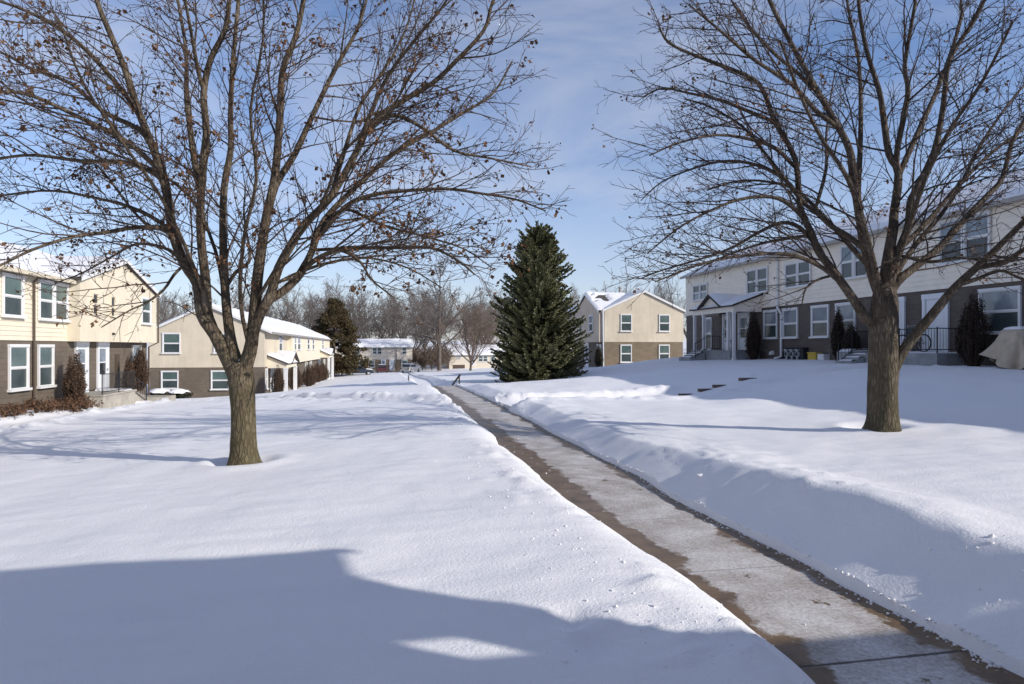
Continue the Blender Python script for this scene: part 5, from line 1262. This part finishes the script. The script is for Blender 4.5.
# covered grill
gr = thing('covered_grill', 'barbecue grill under a tan cover with snow on top, below the right window', 'grill', (19.5, 17.3, -.7))
mb = MB(); nr, ns = 12, 44
def gpt(j, k):
    q = j / (nr - 1); a = 2 * math.pi * k / ns; ca, sa = math.cos(a), math.sin(a)
    e = .55; X = abs(ca) ** e * math.copysign(1, ca); Y = abs(sa) ** e * math.copysign(1, sa)
    fold = 1 + (.03 + .24 * q * q) * math.sin(6 * a + 2.2 * math.sin(2 * a) + 1.4 * q) + .07 * math.sin(15 * a + 4 * q + math.sin(3 * a))
    sx = (.26 + .26 * q) * fold; sy = (.44 + .40 * q ** .8) * fold
    z = .50 - .14 * abs(Y) * (1 - q) - q * .98 + (.24 * math.sin(3 * a + .6) * q * q)
    if j == 0: return (19.5 + X * .22, 17.3 + Y * .38, .50 + .05)
    return (19.5 + X * sx, 17.3 + Y * sy, z)
for j in range(nr):
    for k in range(ns): mb.v.append(gpt(j, k))
for j in range(nr - 1):
    for k in range(ns): a = j * ns; mb.f.append((a + k, a + ns + k, a + ns + (k + 1) % ns, a + (k + 1) % ns)); mb.m.append(0)
mb.f.append(tuple(range(ns))); mb.m.append(0)
mb.build('cover', M['tarp'], gr, smooth=True)
sn = MB(); snow_slab(sn, (19.3, 16.96, .553), (19.3, 17.6, .553), (19.7, 17.6, .553), (19.7, 16.96, .553), .12, 12, 12, 6); sn.build('snow_cap', M['roof_snow'], gr, smooth=True, fix=False)
mb = MB()
for x, y in ((19.3, 16.9), (19.7, 16.9), (19.3, 17.7), (19.7, 17.7)): mb.tube([(x, y, -.8), (x, y, .1)], .03, 6)
mb.build('legs', M['iron'], gr)
# meters
mt = thing('meter_bank', 'three round grey meters on a dark board along the right house', 'meters', (20.35, 30.3, -.6))
mb = MB(); mb.box(20.3, 20.59, 29.25, 30.75, -.62, -.06); mb.box(20.22, 20.59, 29.2, 30.8, -.058, -.02); mb.build('cabinet', M['meter_dark'], mt)
for y in (30.55, 30.1, 29.65):
    m = MB(); m.tube([(20.298, y, -.36), (20.2, y, -.36)], [.15, .15], 16); m.tube([(20.25, y, -.36), (20.25, y, -.7)], .05, 8); m.box(20.16, 20.297, y - .1, y + .1, -.2, -.12); o = m.build('meter', M['meter_grey'], mt)
    d = MB(); d.tube([(20.199, y, -.36), (20.185, y, -.36)], [.105, .105], 16); d.build('dial', M['meter_dark'], o)
yb = thing('yellow_box', 'small yellow box against the foot of the right house', 'box', (20.3, 28.2, -.65)); mb = MB(); mb.box(20.2, 20.58, 28.15, 28.75, -.72, -.30); mb.box(20.17, 20.585, 28.12, 28.78, -.298, -.26); mb.build('body', M['yellow'], yb)
wb = thing('white_box', 'small white box right of the yellow box at the foot of the right house', 'box', (20.3, 27.7, -.65)); mb = MB(); mb.box(20.25, 20.58, 27.62, 28.08, -.72, -.36); mb.box(20.23, 20.585, 27.6, 28.1, -.358, -.33); mb.build('body', M['trim'], wb)
vt = thing('dryer_vent', 'small white vent hood near the white downspout of the right house', 'vent', (20.5, 32.3, -.3)); mb = MB(); mb.prism([(20.595, 32.2, -.42), (20.40, 32.2, -.42), (20.45, 32.2, -.26), (20.595, 32.2, -.2)], (0, .24, 0)); mb.build('hood', M['trim'], vt)
ch = thing('folding_table', 'small black folding table on the white double porch', 'table', (19.1, 34.3, -.2))
mb = MB(); mb.box(18.95, 19.35, 34.0, 34.55, .36, .39); mb.build('table_top', M['iron'], ch)
mb = MB()
for y in (34.03, 34.52): mb.tube([(18.97, y, -.2), (19.33, y, .36)], .012, 5); mb.tube([(19.33, y, -.2), (18.97, y, .36)], .012, 5)
mb.build('legs', M['iron'], ch)
# handrails where the footpath drops down steps
for x, lab in ((3.35, 'dark wooden handrail sloping down beside the footpath near the spruce'), (1.85, 'thin dark handrail on the left of the footpath where it drops')):
    if x > 3: a, b = (x, 31.6, -1.36), (x, 35.4, -2.05)
    else: a, b = (1.3, 46.0, -1.95), (1.35, 50.0, -2.45)
    r = thing('handrail', lab, 'handrail', a)
    mb = MB(); mb.tube([a, b], .05 if x > 3 else .03, 6); mb.build('rail', M['rail_wood'], r)
    for q in (.08, .92):
        mb = MB(); p = Vector(a).lerp(Vector(b), q); mb.tube([p, (p.x, p.y, hz(p.x, p.y) - .1)], .035 if x > 3 else .02, 6); mb.build('post', M['rail_wood'], r)
# parked cars at the foot of the slope
def car(x, y, rz, label, mat, snow=.12):
    z0 = hz(x, y) - .02; root = thing('parked_car', label, 'car', (x, y, z0)); root.rotation_euler = (0, 0, rz)
    W = .88
    def loft(name, prof, mat, w0, w1, par=root):
        mb = MB(); n = len(prof)
        zs = [p[1] for p in prof]; lo, hi = min(zs), max(zs)
        wd = lambda z: w0 + (w1 - w0) * ((z - lo) / (hi - lo))
        vs = [(p[0], -wd(p[1]), p[1]) for p in prof] + [(p[0], wd(p[1]), p[1]) for p in prof]
        mb.add(vs, [tuple(range(n))[::-1], tuple(range(n, 2 * n))] + [(i, (i + 1) % n, n + (i + 1) % n, n + i) for i in range(n)])
        o = mb.build(name, mat, par, off=(0, 0, 0)); bv = o.modifiers.new('soft', 'BEVEL'); bv.width = .05; bv.segments = 2; return o
    body = loft('body', [(-2.2, .30), (2.2, .30), (2.25, .62), (2.1, .82), (.95, .95), (-1.75, .98), (-2.2, .9), (-2.25, .6)], mat, W, W * .97)
    loft('cabin', [(-1.75, .982), (.9, .96), (.25, 1.42), (-1.15, 1.45)], mat, W * .95, W * .72)
    gl = MB()
    gl.quad((.80, -.70, 1.0), (.80, .70, 1.0), (.285, .60, 1.38), (.285, -.60, 1.38)); gl.quad((-1.76, -.70, 1.04), (-1.76, .70, 1.04), (-1.24, .60, 1.40), (-1.24, -.60, 1.40))
    for s in (-1, 1):
        gl.quad((-1.5, s * .845, 1.02), (-.4, s * .845, 1.02), (-.4, s * .68, 1.38), (-1.1, s * .68, 1.38)); gl.quad((-.33, s * .845, 1.02), (.7, s * .845, 1.02), (.2, s * .68, 1.36), (-.33, s * .68, 1.38))
    gl.build('windows', M['glass_dark'], root, fix=False, off=(0, 0, 0))
    for wx in (-1.38, 1.38):
        for s in (-1, 1):
            t = MB(); t.tube([(wx, s * .72, .32), (wx, s * .90, .32)], .32, 18); o = t.build('wheel', M['rubber'], root, off=(0, 0, 0))
            r = MB(); r.tube([(wx, s * .902, .32), (wx, s * .912, .32)], .19, 14); r.build('rim', M['chrome'], o, off=(0, 0, 0))
    for s in (-1, 1):
        t = MB(); t.box(2.2, 2.28, s * .72 - .14, s * .72 + .14, .58, .74); t.build('headlight', M['glass_sky'], root, off=(0, 0, 0))
        t = MB(); t.box(-2.29, -2.2, s * .74 - .1, s * .74 + .1, .62, .84); t.build('tail_light', M['car_red'], root, off=(0, 0, 0))
    sn = MB(); snow_slab(sn, (-1.1, -.6, 1.45), (.2, -.6, 1.43), (.2, .6, 1.43), (-1.1, .6, 1.45), snow, 8, 8, 3); snow_slab(sn, (.95, -.75, .96), (2.1, -.75, .83), (2.1, .75, .83), (.95, .75, .96), snow * .7, 8, 8, 4)
    sn.build('snow_cap', M['roof_snow'], root, smooth=True, fix=False, off=(0, 0, 0))
    return root
car(3.6, 116, math.radians(60), 'silver car parked at the right corner of the small pale row house', M['car_silver'])
car(-1.4, 117.5, math.radians(92), 'dark red car parked in front of the small pale row house', M['car_red'], .06)
car(-4.9, 108, math.radians(10), 'dark snow-covered car parked beyond the far end of the long left row', M['car_blue'], .2)

# ------------------------------------------------------------------ light, sky, camera
w = bpy.data.worlds.new('World'); scene.world = w; w.use_nodes = True
nt = w.node_tree; bg = nt.nodes['Background']
sky = nt.nodes.new('ShaderNodeTexSky'); sky.sky_type = 'NISHITA'; sky.sun_disc = False
sky.sun_elevation = SUN_EL; sky.sun_rotation = math.atan2(math.cos(SUN_PHI), -math.sin(SUN_PHI)); sky.air_density = 1.0; sky.dust_density = .6; sky.ozone_density = 2.2; sky.altitude = 250
tc = nt.nodes.new('ShaderNodeTexCoord')
mp = nt.nodes.new('ShaderNodeMapping'); mp.inputs['Scale'].default_value = (1.2, 1.2, 3.6); L(nt, tc.outputs['Generated'], mp.inputs['Vector'])
nz = nt.nodes.new('ShaderNodeTexNoise'); nz.inputs['Scale'].default_value = 2.0; nz.inputs['Detail'].default_value = 6; nz.inputs['Roughness'].default_value = .58; nz.inputs['Distortion'].default_value = .6
L(nt, mp.outputs['Vector'], nz.inputs['Vector'])
cl = ramp(nt, nz.outputs['Fac'], [(.36, (0, 0, 0)), (.74, (.6, .6, .6))])
sepz = nt.nodes.new('ShaderNodeSeparateXYZ'); L(nt, tc.outputs['Generated'], sepz.inputs[0])
north = nt.nodes.new('ShaderNodeMapRange'); north.inputs['From Min'].default_value = -.3; north.inputs['From Max'].default_value = .7; L(nt, sepz.outputs['Y'], north.inputs['Value'])
tint = mix(nt, 1.0, sky.outputs['Color'], mix(nt, north.outputs[0], (.68, .78, 1.10), (1.38, 1.38, 1.58)), 'MULTIPLY')
hzn = nt.nodes.new('ShaderNodeMapRange'); hzn.inputs['From Min'].default_value = 0; hzn.inputs['From Max'].default_value = .33; hzn.inputs['To Min'].default_value = .55; hzn.inputs['To Max'].default_value = 0; L(nt, sepz.outputs['Z'], hzn.inputs['Value'])
cmx = nt.nodes.new('ShaderNodeMath'); cmx.operation = 'MAXIMUM'; L(nt, cl, cmx.inputs[0]); L(nt, hzn.outputs[0], cmx.inputs[1])
col = mix(nt, cmx.outputs[0], tint, (6.6, 6.9, 7.8))
L(nt, col, bg.inputs['Color']); bg.inputs['Strength'].default_value = .105
sun = bpy.data.lights.new('sun', 'SUN'); sun.energy = 4.4; sun.angle = math.radians(.42); sun.color = (1.0, .94, .86)
so = bpy.data.objects.new('sun', sun); COL.objects.link(so)
sd_ = Vector((math.cos(SUN_PHI) * math.cos(SUN_EL), -math.sin(SUN_PHI) * math.cos(SUN_EL), math.sin(SUN_EL)))
so.rotation_euler = sd_.to_track_quat('Z', 'Y').to_euler(); so.location = (30, -30, 30)
cam = bpy.data.cameras.new('camera'); co = bpy.data.objects.new('camera', cam); COL.objects.link(co)
cam.sensor_width = 36; cam.lens = 36 * 650 / 1024; cam.clip_end = 4000; cam.clip_start = .05
cam.shift_y = 5 / 1024
co.location = (0, 0, 0); co.rotation_euler = (math.radians(90), 0, -math.atan(122 / 650))
scene.camera = co
scene.view_settings.view_transform = 'Standard'; scene.view_settings.look = 'None'; scene.view_settings.exposure = 0
scene.render.engine = 'CYCLES'; scene.cycles.max_bounces = 6
for o in scene.objects:
    if '_loc' in o.keys(): del o['_loc']
    if o.parent is None and o is not so: o.location.z += EYE
